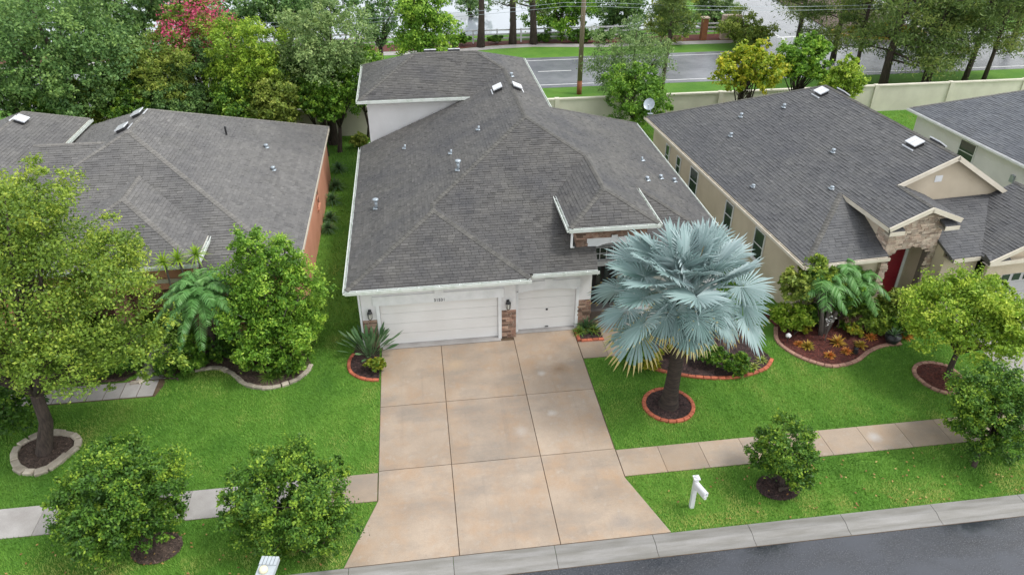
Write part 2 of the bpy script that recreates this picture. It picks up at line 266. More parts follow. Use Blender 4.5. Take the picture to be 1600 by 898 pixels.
# ------------------------------------------------------------------ roofs
SH_E, SH_W = .145, .31
class Roof:
    def __init__(s, parent, local, mat, capmat): s.p = parent; s.l = local; s.mat = mat; s.cm = capmat; s.sh = B(); s.slab = B(); s.caps = B(); s.single = []; s.rng = np.random.default_rng(3)
    def plane(s, pts, single=False, wet=None):
        P = [np.array(p, float) for p in pts]; n = np.cross(P[1] - P[0], P[2] - P[0]); n /= np.linalg.norm(n)
        if n[2] < 0: P = P[::-1]; n = -n
        s.slab.slab([p - n * .012 for p in P], .10)
        u = np.cross((0, 0, 1), n); u /= np.linalg.norm(u); v = np.cross(n, u); o = P[0]
        q = [((p - o) @ u, (p - o) @ v) for p in P]; A = sum(q[i][0] * q[(i + 1) % len(q)][1] - q[(i + 1) % len(q)][0] * q[i][1] for i in range(len(q)))
        if A < 0: q = q[::-1]
        u0, u1 = min(a for a, b in q), max(a for a, b in q); v0, v1 = min(b for a, b in q), max(b for a, b in q)
        zg = (o[2]) / max(v[2], 1e-3); ug = o @ u            # align courses over coplanar pieces
        r = math.floor((v0 + zg) / SH_E)
        while r * SH_E - zg < v1:
            va = r * SH_E - zg; rr = np.random.default_rng(int(r * 31 + abs(hash(tuple(np.round(n, 2).tolist()))) % 1000)); off = rr.random() * SH_W
            c = math.floor((u0 + ug - off) / SH_W); rowt = rr.normal(0, .028)
            while c * SH_W + off - ug < u1:
                ua = c * SH_W + off - ug; tr = np.random.default_rng(abs(int(c * 7919 + r * 104729)) + 5); g = .010 if tr.random() < .8 else 0
                t = float(np.clip(.46 + rowt + tr.normal(0, .085), 0, 1)); h = .012 + .020 * tr.random() ** 2
                if wet is not None and wet(o + u * (ua + .15) + v * va): t *= .28
                quad = [(ua, va), (ua + SH_W - g, va), (ua + SH_W - g, va + SH_E + .012), (ua, va + SH_E + .012)]; k = clip(quad, q)
                if len(k) >= 3:
                    full = len(k) == 4 and all(min((a - x) ** 2 + (b - y) ** 2 for x, y in quad) < 1e-9 for a, b in k)
                    if single and full and len(s.single) < 300: s.single.append((o + u * ua + v * va, u, v, n, min(int(t * 6), 5)))
                    else:
                        top = [o + u * a + v * b + n * (h - (h - .003) * (b - va) / SH_E) for a, b in k]; bot = [o + u * a + v * b - n * .01 for a, b in k]; m = len(k)
                        s.sh.add(top + bot, [tuple(range(m))] + [(i, i + m, (i + 1) % m + m, (i + 1) % m) for i in range(m)], t)
                c += 1
            r += 1
        return n
    def cap(s, p0, p1, nA, nB, w_=.125):
        p0, p1 = np.array(p0, float), np.array(p1, float); d = p1 - p0; L = np.linalg.norm(d); d /= L; k = max(1, int(L / .2))
        W = []
        for n in (nA, nB):
            x = np.cross(n, d); x /= np.linalg.norm(x); W.append(-x if x[2] > 0 else x)
        if p1[2] < p0[2]: p0, p1, d = p1, p0, -d
        up = (nA + nB) / np.linalg.norm(nA + nB)
        for i in range(k):
            a, b = p0 + d * L * i / k, p0 + d * (L * (i + 1) / k + .02); ha, hb = .034, .020; t = float(np.clip(s.rng.normal(.5, .22), 0, 1))
            vs = [a + up * ha, a + W[0] * w_ + up * ha, a + W[1] * w_ + up * ha, b + up * hb, b + W[0] * w_ + up * hb, b + W[1] * w_ + up * hb]
            s.caps.add(vs + [p - up * .03 for p in vs], [(0, 1, 4, 3), (0, 3, 5, 2), (0, 6, 7, 1), (0, 2, 8, 6), (1, 7, 10, 4), (2, 5, 11, 8)], t)
    def done(s, tag='roof'):
        r = s.slab.build(tag, s.cm, s.p, s.l); s.sh.build('shingles', s.mat, r, True, kind='stuff')
        if s.caps.v: s.caps.build('ridge_cap', s.cm, r, True, kind='stuff')
        if s.single:
            var = []
            for i in range(6):
                b = B(); h = .02; b.add([(0, 0, h), (SH_W - .012, 0, h), (SH_W - .012, SH_E + .012, .003), (0, SH_E + .012, .003), (0, 0, -.01), (SH_W - .012, 0, -.01), (SH_W - .012, SH_E + .012, -.01), (0, SH_E + .012, -.01)],
                              [(0, 1, 2, 3), (0, 4, 5, 1), (1, 5, 6, 2), (2, 6, 7, 3), (3, 7, 4, 0), (4, 7, 6, 5)], (i + .5) / 6); var.append(b.mesh('shingle', s.mat))
            for (p, u, v, n, i) in s.single:
                o = bpy.data.objects.new('shingle', var[i]); link(o, r, True)
                mw = Matrix(((u[0], v[0], n[0], p[0]), (u[1], v[1], n[1], p[1]), (u[2], v[2], n[2], p[2]), (0, 0, 0, 1))); o.matrix_basis = mw
        return r
def eave(fb, gb, p, q, out, gutter=True, soffit=.42):
    """fascia + soffit into fb, U-shaped gutter into gb; p->q along the eave, out = unit outward"""
    p, q, o = np.array(p, float), np.array(q, float), np.array((out[0], out[1], 0), float); z = np.array((0, 0, 1.))
    m = (p + q) / 2; d = (q - p) / 2; fb.obox(m + o * .012 - z * .115, d, o * .012, z * .09)
    if soffit: fb.obox(m - o * soffit / 2 - z * .215, d, o * soffit / 2, z * .008)
    if gutter:
        gb.obox(m + o * .082 - z * .165, d + d / np.linalg.norm(d) * .06, o * .056, z * .006); gb.obox(m + o * .134 - z * .105, d + d / np.linalg.norm(d) * .06, o * .008, z * .060)
        gb.obox(m + o * .131 - z * .040, d + d / np.linalg.norm(d) * .06, o * .014, z * .005); gb.obox(m + o * .030 - z * .09, d, o * .005, z * .07)
        L = 2 * np.linalg.norm(d); k = int(L / .8); dd = d / (L / 2)
        for i in range(k): gb.obox(m - d + dd * (i + .5) * L / k + o * .08 - z * .042, dd * .012, o * .055, z * .005)
def stones(b, o, u, n, W, H, seed, hole=None, rh=(.07, .13), lw=(.16, .42)):
    """ledger stones over a W x H face: o lower-left corner, u along, n outward"""
    r = np.random.default_rng(seed); o, u, n = map(lambda a: np.array(a, float), (o, u, n)); z = 0.
    while z < H - .03:
        h = min(r.uniform(*rh), H - z); x = 0.
        while x < W - .02:
            l_ = min(r.uniform(*lw), W - x)
            if W - x - l_ < .08: l_ = W - x
            d = r.uniform(.018, .05)
            if hole is None or not hole(x + l_ / 2, z + h / 2): b.obox(o + u * (x + l_ / 2) + np.array((0, 0, z + h / 2)) + n * d / 2, u * (l_ / 2 - .006), n * d / 2, (0, 0, h / 2 - .006), float(np.clip(r.normal(.5, .28), 0, 1)))
            x += l_
        z += h
def window(parent, c, u, n, W, H, local, frame='white_trim', mull=True, sill=True, cols=1, rows=2):
    """c = centre of the opening on the wall face"""
    c, u, n = map(lambda a: np.array(a, float), (c, u, n)); z = np.array((0, 0, 1.)); t = .05
    pane = B().obox(c + n * .012, u * (W / 2 - .01), n * .01, z * (H / 2 - .01)).build('window', 'glass', parent, local)
    f = B()
    for s_ in (-1, 1): f.obox(c + u * s_ * W / 2 + n * .03, u * t / 2, n * .028, z * (H / 2 + t / 2)); f.obox(c + z * s_ * H / 2 + n * .031, u * (W / 2 - t / 2), n * .028, z * t / 2)
    for i in range(1, rows): f.obox(c + z * (-H / 2 + H * i / rows) + n * .028, u * (W / 2 - t / 2), n * .02, z * .018)
    for i in range(1, cols): f.obox(c + u * (-W / 2 + W * i / cols) + n * .027, u * .014, n * .018, z * (H / 2 - t / 2))
    f.build('frame', frame, pane, True)
    if sill: B().obox(c - z * (H / 2 + .075) + n * .05, u * (W / 2 + .08), n * .05, z * .05).build('sill', frame, pane, True)
    return pane
def pipe_vent(parent, p, local, h=.35, r=.05, cap=True):
    b = B(); b.tube([p + np.array((0, 0, -.03)), p + np.array((0, 0, h))], r, 10)
    if cap: b.tube([p + np.array((0, 0, h - .02)), p + np.array((0, 0, h + .07)), p + np.array((0, 0, h + .09))], [r * 1.9, r * 1.9, r], 10)
    b.obox(p + np.array((0, 0, .02)), (.15, 0, 0), (0, .13, 0), (0, 0, .012)); return b.build('vent_pipe', 'galvanised', parent, local, True)
def turtle(parent, p, n, local, dirx, mat='sky_dome'):
    """white off-ridge vent: two raised caps on a dark throat"""
    d = np.array(dirx, float); d /= np.linalg.norm(d); s_ = np.cross(n, d); b = B(); b.mi = 0
    b.obox(p + n * .07, d * .20, s_ * .34, n * .09); b.mi = 1
    for k in (-1, 1): b.obox(p + n * .18 + s_ * k * .18, d * .26, s_ * .168, n * .028)
    b.obox(p + n * .03 - d * .38, d * .03, s_ * .38, n * .02); return b.build('roof_vent', ['black_metal', mat], parent, local)
# ------------------------------------------------------------------ the setting
def sheet(name, pts, z, mat, kind='structure', parent=None):
    b = B(); b.add([(p[0], p[1], z) for p in pts], [tuple(range(len(pts)))]); return b.build(name, mat, parent, kind=kind)
def rect(x0, y0, x1, y1): return [(x0, y0), (x1, y0), (x1, y1), (x0, y1)]
sheet('ground', rect(-90, 14.62, 120, 170), 0, 'lawn')
sheet('street', rect(-90, -60, 120, 14.66), -.07, 'street_wet')
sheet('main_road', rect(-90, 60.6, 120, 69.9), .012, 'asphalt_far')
for x0, x1, y, w_ in ((-90, 120, 61.35, .13), (-90, 120, 68.9, .12)): sheet('road_edge_line', rect(x0, y, x1, y + w_), .018, 'road_paint')
for k in range(14): sheet('lane_dash', rect(-34 + k * 9, 65.3, -31 + k * 9, 65.42), .018, 'road_paint')
sheet('verge_path', [(-90, 72.6), (4, 72.6), (8, 73.6), (12, 73.9), (18, 72.9), (33, 72.7), (33, 73.9), (18, 74.2), (12, 75.1), (8, 74.8), (4, 73.9), (-90, 73.9)], .014, 'concrete_grey')
sheet('mulch_verge', [(-90, 74), (4, 74), (8, 74.9), (12, 75.2), (18, 74.3), (33, 74), (33, 76.6), (-90, 76.6)], .01, 'mulch_red')
sheet('pond', rect(-90, 79.5, 31, 150), .02, 'water')
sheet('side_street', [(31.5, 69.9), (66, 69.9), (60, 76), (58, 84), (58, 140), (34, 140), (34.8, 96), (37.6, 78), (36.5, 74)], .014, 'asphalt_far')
sheet('stop_line', [(37.2, 74.0), (43.2, 74.3), (43.2, 74.75), (37.2, 74.45)], .02, 'road_paint')
for k, (a, b) in enumerate((((36.9, 71.2), (37.7, 73.8)), ((37.7, 73.8), (37.0, 80)), ((37.0, 80), (34.6, 97)))):
    sheet('kerb_line', [(a[0] - .14, a[1]), (a[0] + .14, a[1]), (b[0] + .14, b[1]), (b[0] - .14, b[1])], .022 + .004 * k, 'road_paint')
# kerb: one concrete casting per 3.1 m, rolled profile
kerb = thing('kerb', (3, 14.6, 0), 'long grey concrete kerb along the wet street in front of driveway', 'kerb')
prof = [(14.955, .034), (14.62, .038), (14.52, .012), (14.44, -.028), (14.38, -.045), (14.19, -.056), (14.19, -.15), (14.955, -.15)]
for k in range(-9, 11):
    x0, x1 = .19 + 3.1 * k + .008, .19 + 3.1 * (k + 1) - .008; b = B(); n = len(prof)
    b.add([(x0, y, z) for y, z in prof] + [(x1, y, z) for y, z in prof], [tuple(range(n)), tuple(range(n, 2 * n))[::-1]] + [(i, i + n, (i + 1) % n + n, (i + 1) % n) for i in range(n)], float(rng.random()))
    b.build('kerb_segment', 'kerb', kerb)
sheet('kerb_bedding', rect(-40, 14.17, 45, 14.96), -.066, 'joint_dirt')
def slab_obj(pts, ztop, mat, parent, name='slab', th=.10, tint=None):
    return B().prism(pts, ztop - th, ztop, float(rng.random()) if tint is None else tint).build(name, mat, parent)
# driveway of nine cast panels
drive = B(); drive.add([(p[0], p[1], .008) for p in [(-2.1, 25.95), (-2.11, 17.45), (-3.07, 14.96), (7.02, 14.96), (6.18, 17.4), (6.17, 26.3), (3.6, 26.3), (3.6, 25.95)]], [tuple(range(8))[::-1]])
drive = drive.build('driveway', 'joint_dirt', kind='structure')
X = [-2.1, .39, 3.5, 6.15]; Y = [25.72, 22.09, 18.78, 14.97]; g = .013
for i in range(3):
    for j in range(3):
        x0, x1, y1, y0 = X[i] + g, X[i + 1] - g, Y[j] - g, Y[j + 1] + g
        p = [(x0, y0), (x1, y0), (x1, y1), (x0, y1)]
        if j == 2 and i == 0: p = [(-3.05, y0), (x1, y0), (x1, y1), (x0, y1), (x0, 17.45)]
        if j == 2 and i == 2: p = [(x0, y0), (7.0, y0), (6.16, 17.4), (6.15, y1), (x0, y1)]
        if j == 0 and i == 2: p = [(x0, y0), (x1, y0), (x1, 26.12), (x0, 26.12)]
        slab_obj(p, .036, 'drive', drive)
slab_obj(rect(-2.05, 25.735, 2.95, 26.2), .048, 'concrete_grey', drive, 'garage_apron', .06); slab_obj(rect(3.66, 26.135, 6.3, 26.55), .048, 'concrete_grey', drive, 'garage_apron', .06)
# pavement
walk = sheet('pavement', rect(-40, 17.46, -2.12, 18.72), .006, 'joint_dirt')
for k in range(25):
    x1 = -2.13 - 1.52 * k; slab_obj(rect(x1 - 1.505, 17.47, x1, 18.71), .03, 'walk_tan' if k < 1 else 'concrete_grey', walk)
walk2 = sheet('pavement', rect(6.18, 17.46, 46, 18.72), .006, 'joint_dirt')
for k in range(24):
    x0 = 6.19 + 1.505 * k; slab_obj(rect(x0, 17.47, x0 + 1.49, 18.71), .03, 'walk_tan', walk2)
path = sheet('entry_path', rect(6.17, 24.06, 8.35, 28.2), .005, 'joint_dirt')
for p in (rect(6.18, 24.07, 7.24, 25.2), rect(7.26, 24.07, 8.34, 25.2), rect(7.1, 25.22, 8.34, 26.7), rect(7.0, 26.72, 8.4, 28.2)): slab_obj(p, .03, 'drive', path)
path2 = sheet('neighbour_path', [(-16.5, 23.9), (-10.75, 23.9), (-10.45, 25.1), (-10.9, 27.4), (-12, 27.4), (-11.75, 25.2), (-12.1, 24.95), (-16.5, 24.95)], .006, 'joint_dirt')
for k in range(9): slab_obj(rect(-16.4 + k * .62, 23.95, -15.81 + k * .62, 24.9), .028, 'concrete_grey', path2, 'paver')
for k in range(4): slab_obj([(-11.75 + k * .02, 25.0 + k * .6), (-10.6 - k * .08, 25.0 + k * .6), (-10.68 - k * .08, 25.57 + k * .6), (-11.75 + k * .02, 25.57 + k * .6)], .028, 'concrete_grey', path2, 'paver')
drv2 = sheet('neighbour_driveway', [(22.6, 14.97), (29.6, 14.97), (28.2, 17.5), (27.6, 25.2), (23.2, 25.2), (22.75, 20.2), (22.7, 18.73)], .008, 'joint_dirt')
for j, (a, b) in enumerate(((25.1, 22.3), (22.28, 18.75), (18.73, 15))):
    for x0, x1 in ((22.85, 25.2), (25.22, 27.5)): slab_obj(rect(x0 + (.35 if j == 0 and x0 < 24 else 0), b + .01, x1, a), .034, 'concrete_grey', drv2)
# ------------------------------------------------------------------ main house
H1 = thing('white_house', (5, 34, 0), 'white stucco house with charcoal shingle roof and two white garage doors', 'house')
s = .42
zl = lambda x: 3.2 + s * (x + 3.2)
zr = lambda x: 6.745 - .44 * (x - 5.24)
z2 = lambda y: 3.2 + .401 * (y - 25.85)
R1 = Roof(H1, False, 'roof_main', 'cap_main')
L_ = lambda x, y: (x, y, zl(x)); Rr = lambda x, y: (x, y, zr(x)); F2 = lambda x, y: (x, y, z2(y))
nf = R1.plane([(-3.2, 25.5, 3.2), (4.12, 25.5, 3.2), (.46, 29.07, zl(.46))], single=True)
nl = R1.plane([L_(-3.2, 25.5), L_(.46, 29.07), L_(.46, 40.87), L_(-3.2, 40.87)])
R1.plane([L_(.46, 29.68), L_(3.157, 32.5), L_(3.157, 40.87), L_(.46, 40.87)]); R1.plane([L_(3.157, 32.5), L_(5.24, 34.69), L_(5.24, 42.95), L_(3.157, 40.87)])
ns = R1.plane([(4.12, 25.5, 3.2), (4.12, 25.85, 3.2), (.46, 29.68, zl(.46)), (.46, 29.07, zl(.46))])
n2 = R1.plane([F2(4.12, 25.85), F2(7.0, 25.85), F2(7.72, 31.2), F2(7.72, 31.99), F2(5.24, 34.69), (.46, 29.68, z2(29.68))])
nr = R1.plane([Rr(7.7, 28.4), Rr(9.65, 26.55), Rr(9.65, 30.22), Rr(7.7, 31.99)])
R1.plane([Rr(5.24, 34.69), Rr(7.7, 31.99), Rr(9.65, 30.22), Rr(9.65, 40.08), Rr(5.24, 36.9)])
R1.plane([Rr(9.65, 30.22), Rr(13.27, 26.6), Rr(13.27, 42.7), Rr(9.65, 40.08)])
R1.plane([Rr(5.24, 36.9), Rr(7.1, 38.24), Rr(7.1, 48.1), Rr(5.24, 46.1)]); R1.plane([Rr(5.24, 42.95), Rr(5.24, 46.1), Rr(3.75, 44.5)])
ntl = R1.plane([(5.92, 26.55, 4.8), (7.7, 28.4, 5.66), (7.7, 31.99, 5.66), (5.92, 29.85, 4.8)])
ntf = R1.plane([(5.92, 26.55, 4.8), (9.65, 26.55, 4.8), (7.7, 28.4, 5.66)])
n3 = R1.plane([(9.4, 26.6, 3.2), (13.27, 26.6, 3.2), (9.65, 30.22, zr(9.65)), (9.4, 30.4, 4.87)])
nb_ = R1.plane([(13.27, 42.7, 3.2), (7.1, 38.24, zr(7.1)), (7.1, 42.7, 3.2)])
zf = lambda y: 5.87 + .4215 * (y - 40.87)
nf2 = R1.plane([(-3.06, 40.87, 5.87), (3.157, 40.87, 5.87), (5.24, 42.95, zf(42.95)), (3.75, 44.5, 7.4), (.19, 44.5, 7.4)])
nl2 = R1.plane([(-3.06, 40.87, 5.87), (.19, 44.5, 7.4), (-3.06, 48.1, 5.87)])
nk2 = R1.plane([(-3.06, 48.1, 5.87), (.19, 44.5, 7.4), (3.75, 44.5, 7.4), (7.1, 48.1, 5.93)])
nbl = R1.plane([(8.1, 25.4, 3.2), (9.8, 27.1, 3.9), (8.1, 27.1, 3.2)]); nbf = R1.plane([(8.1, 25.4, 3.2), (11.5, 25.4, 3.2), (9.8, 27.1, 3.9)]); R1.plane([(11.5, 25.4, 3.2), (11.5, 27.1, 3.2), (9.8, 27.1, 3.9)])
for a, b, p, q in ((L_(-3.2, 25.5), L_(.46, 29.07), nf, nl), (L_(.46, 29.07), L_(.46, 29.68), ns, nl), (L_(.46, 29.68), L_(5.24, 34.69), n2, nl), (L_(.46, 29.07), (4.12, 25.5, 3.2), nf, ns),
                   (L_(5.24, 34.69), L_(5.24, 42.95), nl, nr), (Rr(5.24, 34.69), Rr(7.7, 31.99), n2, nr), (Rr(7.7, 31.99), Rr(7.7, 28.4), ntl, nr), (Rr(7.7, 28.4), Rr(9.65, 26.55), ntf, nr), ((7.7, 28.4, 5.66), (5.92, 26.55, 4.8), ntf, ntl),
                   (Rr(9.65, 30.22), Rr(13.27, 26.6), n3, nr), (Rr(7.1, 38.24), Rr(13.27, 42.7), nb_, nr), ((-3.06, 40.87, 5.87), (.19, 44.5, 7.4), nf2, nl2), ((.19, 44.5, 7.4), (3.75, 44.5, 7.4), nf2, nk2), ((3.75, 44.5, 7.4), (5.24, 42.95, zf(42.95)), nf2, nr),
                   ((8.1, 25.4, 3.2), (9.8, 27.1, 3.9), nbl, nbf)): R1.cap(a, b, p, q)
roof1 = R1.done()
fb, gb = B(), B()
for p, q, o, gt in (((-3.2, 25.5, 3.2), (4.12, 25.5, 3.2), (0, -1), 1), ((-3.2, 25.5, 3.2), (-3.2, 40.85, 3.2), (-1, 0), 1), ((4.3, 25.85, 3.2), (7.0, 25.85, 3.2), (0, -1), 1), ((5.92, 26.55, 4.8), (9.65, 26.55, 4.8), (0, -1), 1), ((5.92, 26.55, 4.8), (5.92, 29.85, 4.8), (-1, 0), 1), ((9.65, 26.55, 4.8), (9.65, 30.2, 4.8), (1, 0), 1),
                    ((13.27, 26.6, 3.2), (13.27, 42.7, 3.2), (1, 0), 1), ((11.6, 26.6, 3.2), (13.27, 26.6, 3.2), (0, -1), 1), ((-3.06, 40.87, 5.87), (3.1, 40.87, 5.87), (0, -1), 1), ((-3.06, 40.87, 5.87), (-3.06, 48.1, 5.87), (-1, 0), 1), ((7.1, 38.3, 5.93), (7.1, 48.1, 5.93), (1, 0), 1), ((8.1, 25.4, 3.2), (8.1, 26.8, 3.2), (-1, 0), 1), ((8.1, 25.4, 3.2), (11.5, 25.4, 3.2), (0, -1), 1)):
    eave(fb, gb, p, q, o, gt)
fb.box((4.125, 25.52, 2.98), (4.145, 25.9, 3.17)); fb.box((7.0, 25.87, 2.9), (7.02, 27.0, 3.1))
fb.build('fascia', 'white_trim', H1); gb.build('gutter', 'gutter_metal', H1)
wb = B()
for a, b in (((-2.75, 25.96, 0), (-2.02, 26.16, 3.0)), ((2.86, 25.96, 0), (3.6, 26.16, 3.0)), ((-2.02, 25.96, 2.11), (2.86, 26.16, 3.0)), ((-2.75, 26.16, 0), (-2.55, 41.28, 3.3)), ((3.4, 26.16, 0), (3.6, 26.7, 3.0)),
             ((3.6, 26.3, 0), (3.76, 26.5, 3.0)), ((3.76, 26.3, 2.08), (6.25, 26.5, 3.0)), ((6.25, 26.3, 0), (6.9, 26.5, 3.0)), ((6.7, 26.5, 0), (6.9, 28.6, 3.3)), ((6.9, 27.95, 0), (9.1, 28.15, 4.5)), ((8.5, 25.82, 0), (8.7, 28.6, 3.0)), ((8.7, 25.82, 0), (11.1, 26.02, 3.0)), ((10.9, 26.02, 0), (11.1, 27.0, 3.0)),
             ((11.1, 27.0, 0), (12.85, 27.2, 3.0)), ((12.65, 27.2, 0), (12.85, 42.28, 3.2)), ((6.7, 42.1, 0), (12.65, 42.28, 3.0)), ((-2.65, 41.3, 0), (6.7, 41.5, 5.66)), ((-2.65, 41.5, 0), (-2.45, 47.7, 5.66)), ((6.5, 41.5, 0), (6.7, 47.7, 5.7)), ((6.5, 38.6, 3.2), (6.68, 41.3, 5.7)), ((-2.45, 47.5, 0), (6.5, 47.7, 5.66))): wb.box(a, b)
wall1 = wb.build('wall', 'stucco_white', H1)
tw = B()                                                              # stone faced entry tower
for a, b in (((6.32, 27.02, 3.25), (6.5, 30.6, 4.58)), ((6.5, 27.02, 3.3), (6.95, 27.25, 4.58)), ((6.95, 27.02, 3.80), (8.95, 27.25, 4.58)), ((8.95, 27.02, 2.6), (9.3, 27.25, 4.58)), ((9.12, 27.25, 2.6), (9.3, 30.4, 4.58))): tw.box(a, b)
tw.build('tower_wall', 'mortar', H1)
st = B(); stones(st, (6.3, 27.018, 3.3), (1, 0, 0), (0, -1, 0), 3.0, 1.26, 11, lambda x, z: (.62 < x < 2.66 and z < .52)); stones(st, (6.318, 27.0, 3.3), (0, 1, 0), (-1, 0, 0), 3.4, 1.26, 12); stones(st, (9.302, 27.0, 3.0), (0, 1, 0), (1, 0, 0), 3.4, 1.5, 13)
for x, w_, y, sd_ in ((-2.76, .6, 25.958, 1), (3.0, .62, 25.958, 2), (6.33, .58, 26.298, 3)): stones(st, (x, y, .03), (1, 0, 0), (0, -1, 0), w_, 1.42, sd_)
stones(st, (-2.752, 26.0, .03), (0, 1, 0), (-1, 0, 0), 1.2, 1.42, 9); stones(st, (6.902, 26.32, .03), (0, 1, 0), (1, 0, 0), 1.0, 1.42, 19)
st.build('stone_veneer', 'stone_brown', H1, kind='stuff')
tr = B()
for a, b in (((-2.16, 25.915, 0), (-2.02, 25.958, 2.11)), ((2.86, 25.915, 0), (3.0, 25.958, 2.11)), ((-2.26, 25.905, 2.112), (3.1, 25.958, 2.55)), ((.25, 25.885, 2.30), (.62, 25.904, 2.70)), ((3.64, 26.255, 0), (3.76, 26.298, 2.08)), ((6.25, 26.255, 0), (6.37, 26.298, 2.08)), ((3.62, 26.245, 2.20), (6.39, 26.298, 2.55)), ((4.86, 26.22, 2.36), (5.2, 26.243, 2.66))): tr.box(a, b)
n = 12                                                                # shallow arch over the single door
for k in range(n):
    x0, x1 = 3.76 + 2.49 * k / n, 3.76 + 2.49 * (k + 1) / n; zz = 2.03 + .13 * (1 - ((k + .5 - n / 2) / (n / 2)) ** 2); tr.box((x0, 26.25, zz), (x1, 26.297, 2.199))
tr.box((6.80, 26.972, 3.2), (7.0, 27.0, 3.82)); tr.box((8.84, 26.972, 2.9), (9.04, 27.0, 3.82)); tr.box((6.76, 26.965, 3.822), (9.08, 27.0, 4.02)); tr.box((7.80, 26.94, 3.80), (8.06, 26.963, 4.14))
for k in range(14): x0 = 7.0 + 1.84 * k / 14; tr.box((x0, 26.968, 3.52 + .25 * (1 - ((k + .5 - 7) / 7) ** 2)), (x0 + 1.84 / 14, 27.012, 3.821))
tr.build('trim', 'white_trim', H1)
def garage_door(x0, x1, y, h, parent, mat='garage_paint', local=False, secs=4, glass=False):
    d = B().box((x0 - .05, y + .06, 0.03), (x1 + .05, y + .09, h + .02)).build('garage_door', mat, parent, local)
    for i in range(secs):
        b = B(); z0 = .05 + (h - .05) * i / secs; z1 = .05 + (h - .05) * (i + 1) / secs - .012; b.box((x0 + .01, y + .02, z0), (x1 - .01, y + .058, z1)); k = max(4, int((x1 - x0) / .6))
        for r_ in range(2):
            za = z0 + .04 + (z1 - z0 - .04) / 2 * r_; zb = za + (z1 - z0 - .12) / 2 - .02
            b.box((x0 + .06, y + .015, za), (x1 - .06, y + .019, zb))
        b.build('panel', mat, d, True)
        if glass and i == secs - 1:
            for q in range(int((x1 - x0) / .55)): B().box((x0 + .15 + q * .55, y - .004, z0 + .12), (x0 + .52 + q * .55, y + .006, z1 - .08)).build('pane', 'glass', d, True)
    return d
d1 = garage_door(-2.02, 2.86, 26.06, 2.11, H1); d2 = garage_door(3.76, 6.25, 26.4, 2.16, H1)
hb = B(); hb.box((4.97, 26.385, .98), (5.06, 26.406, 1.06)); hb.box((4.95, 26.37, .12), (5.1, 26.406, .15)); hb.build('handle', 'black_metal', d2, True)
def lantern(p):
    x, y, z = p; b = B(); b.box((x - .06, y - .03, z - .1), (x + .06, y, z + .16)); b.tube([(x, y - .02, z + .1), (x, y - .1, z + .24), (x, y - .17, z + .2)], .014, 6)
    b.lathe((x, y - .17, z), [(.03, .2), (.12, .10), (.115, .085)], 6); b.lathe((x, y - .17, z), [(.085, -.17), (.06, -.2), (.02, -.24)], 6)
    for k in range(6): a = k * math.pi / 3; b.tube([(x + .1 * math.cos(a), y - .17 + .1 * math.sin(a), z + .09), (x + .08 * math.cos(a), y - .17 + .08 * math.sin(a), z - .17)], .011, 4)
    o = b.build('wall_lantern', 'black_metal', H1); B().lathe((x, y - .17, z), [(.07, -.165), (.088, .08)], 6).build('lantern_glass', 'lamp_glass', o, True)
lantern((-2.42, 25.955, 1.78)); lantern((3.27, 25.955, 1.78))
fc = bpy.data.curves.new('house_number', 'FONT'); fc.body = '31531'; fc.size = .19; fc.extrude = .008; fc.align_x = 'CENTER'
fo = bpy.data.objects.new('tmp', fc); COL.objects.link(fo); dg = bpy.context.evaluated_depsgraph_get(); me = bpy.data.meshes.new_from_object(fo.evaluated_get(dg)); bpy.data.objects.remove(fo)
me.name = 'house_number'; me.materials.clear(); me.materials.append(MAT['black_metal']); ho = link(bpy.data.objects.new('house_number', me), H1); ho.location = (.44, 25.894, 2.15); ho.rotation_euler = (math.pi / 2, 0, 0)
# entry door, transom, downspouts
dr = B().box((7.05, 27.900, .1), (8.45, 27.945, 2.11)).build('entry_door', 'dark_interior', H1)
for x in (7.15, 7.5, 7.85, 8.2): B().box((x, 27.880, .5), (x + .2, 27.899, 2.05)).build('glass_panel', 'glass', dr, True)
tm = B().box((7.0, 27.910, 2.42), (8.5, 27.947, 3.06)).build('transom', 'glass', H1); b = B()
for x in (7.0, 7.3, 7.6, 7.9, 8.2, 8.47): b.box((x - .018, 27.880, 2.42), (x + .018, 27.909, 3.06))
for z in (2.43, 2.74, 3.05): b.box((6.98, 27.875, z - .02), (8.5, 27.905, z + .02))
b.build('muntin', 'white_trim', tm, True); b = B(); b.box((6.92, 27.850, 2.12), (8.49, 27.900, 2.38)); b.box((6.92, 27.850, .05), (7.03, 27.900, 2.12)); b.build('door_frame', 'white_trim', H1)
b = B(); b.bar((-3.1, 25.45, 3.05), (-2.8, 25.9, 2.85), .09, .07); b.box((-2.84, 25.86, .1), (-2.762, 25.955, 2.85)); b.build('downspout', 'white_trim', H1); b = B(); b.box((5.96, 26.5, 3.9), (6.04, 26.58, 4.6)); b.bar((6.0, 26.54, 3.95), (6.28, 27.2, 3.5), .07, .07); b.build('downspout', 'white_trim', H1)
b = B().box((7.0, 27.4, 0), (8.45, 27.85, .16)); b.build('doorstep', 'concrete_grey', H1)
for u_, v_, pl, h in ((588, 326, 'L', .42), (716, 266, 'L', .42), (633, 232, 'L', .2), (705, 240, 'L', .2), (748, 203, 'L', .2), (1003, 251, 'R', .2), (1011, 282, 'R', .12), (1032, 279, 'R', .12), (1053, 284, 'R', .12), (799, 120, 'R', .15)):
    p0 = L_(0, 30) if pl == 'L' else Rr(8, 35); pipe_vent(H1, onplane(u_, v_, p0, nl if pl == 'L' else nr), False, h, .075 if h > .3 else .05, h != .2)
turtle(H1, onplane(779, 140, L_(0, 30), nl), nl, False, np.cross((0, 1, 0), nl)); turtle(H1, onplane(806, 138, Rr(8, 35), nr), nr, False, -np.cross((0, 1, 0), nr) * 1)
for x in (1.1, 2.5): turtle(H1, np.array((x, 44.9, 7.24)), nk2, False, (0, -1, .4))
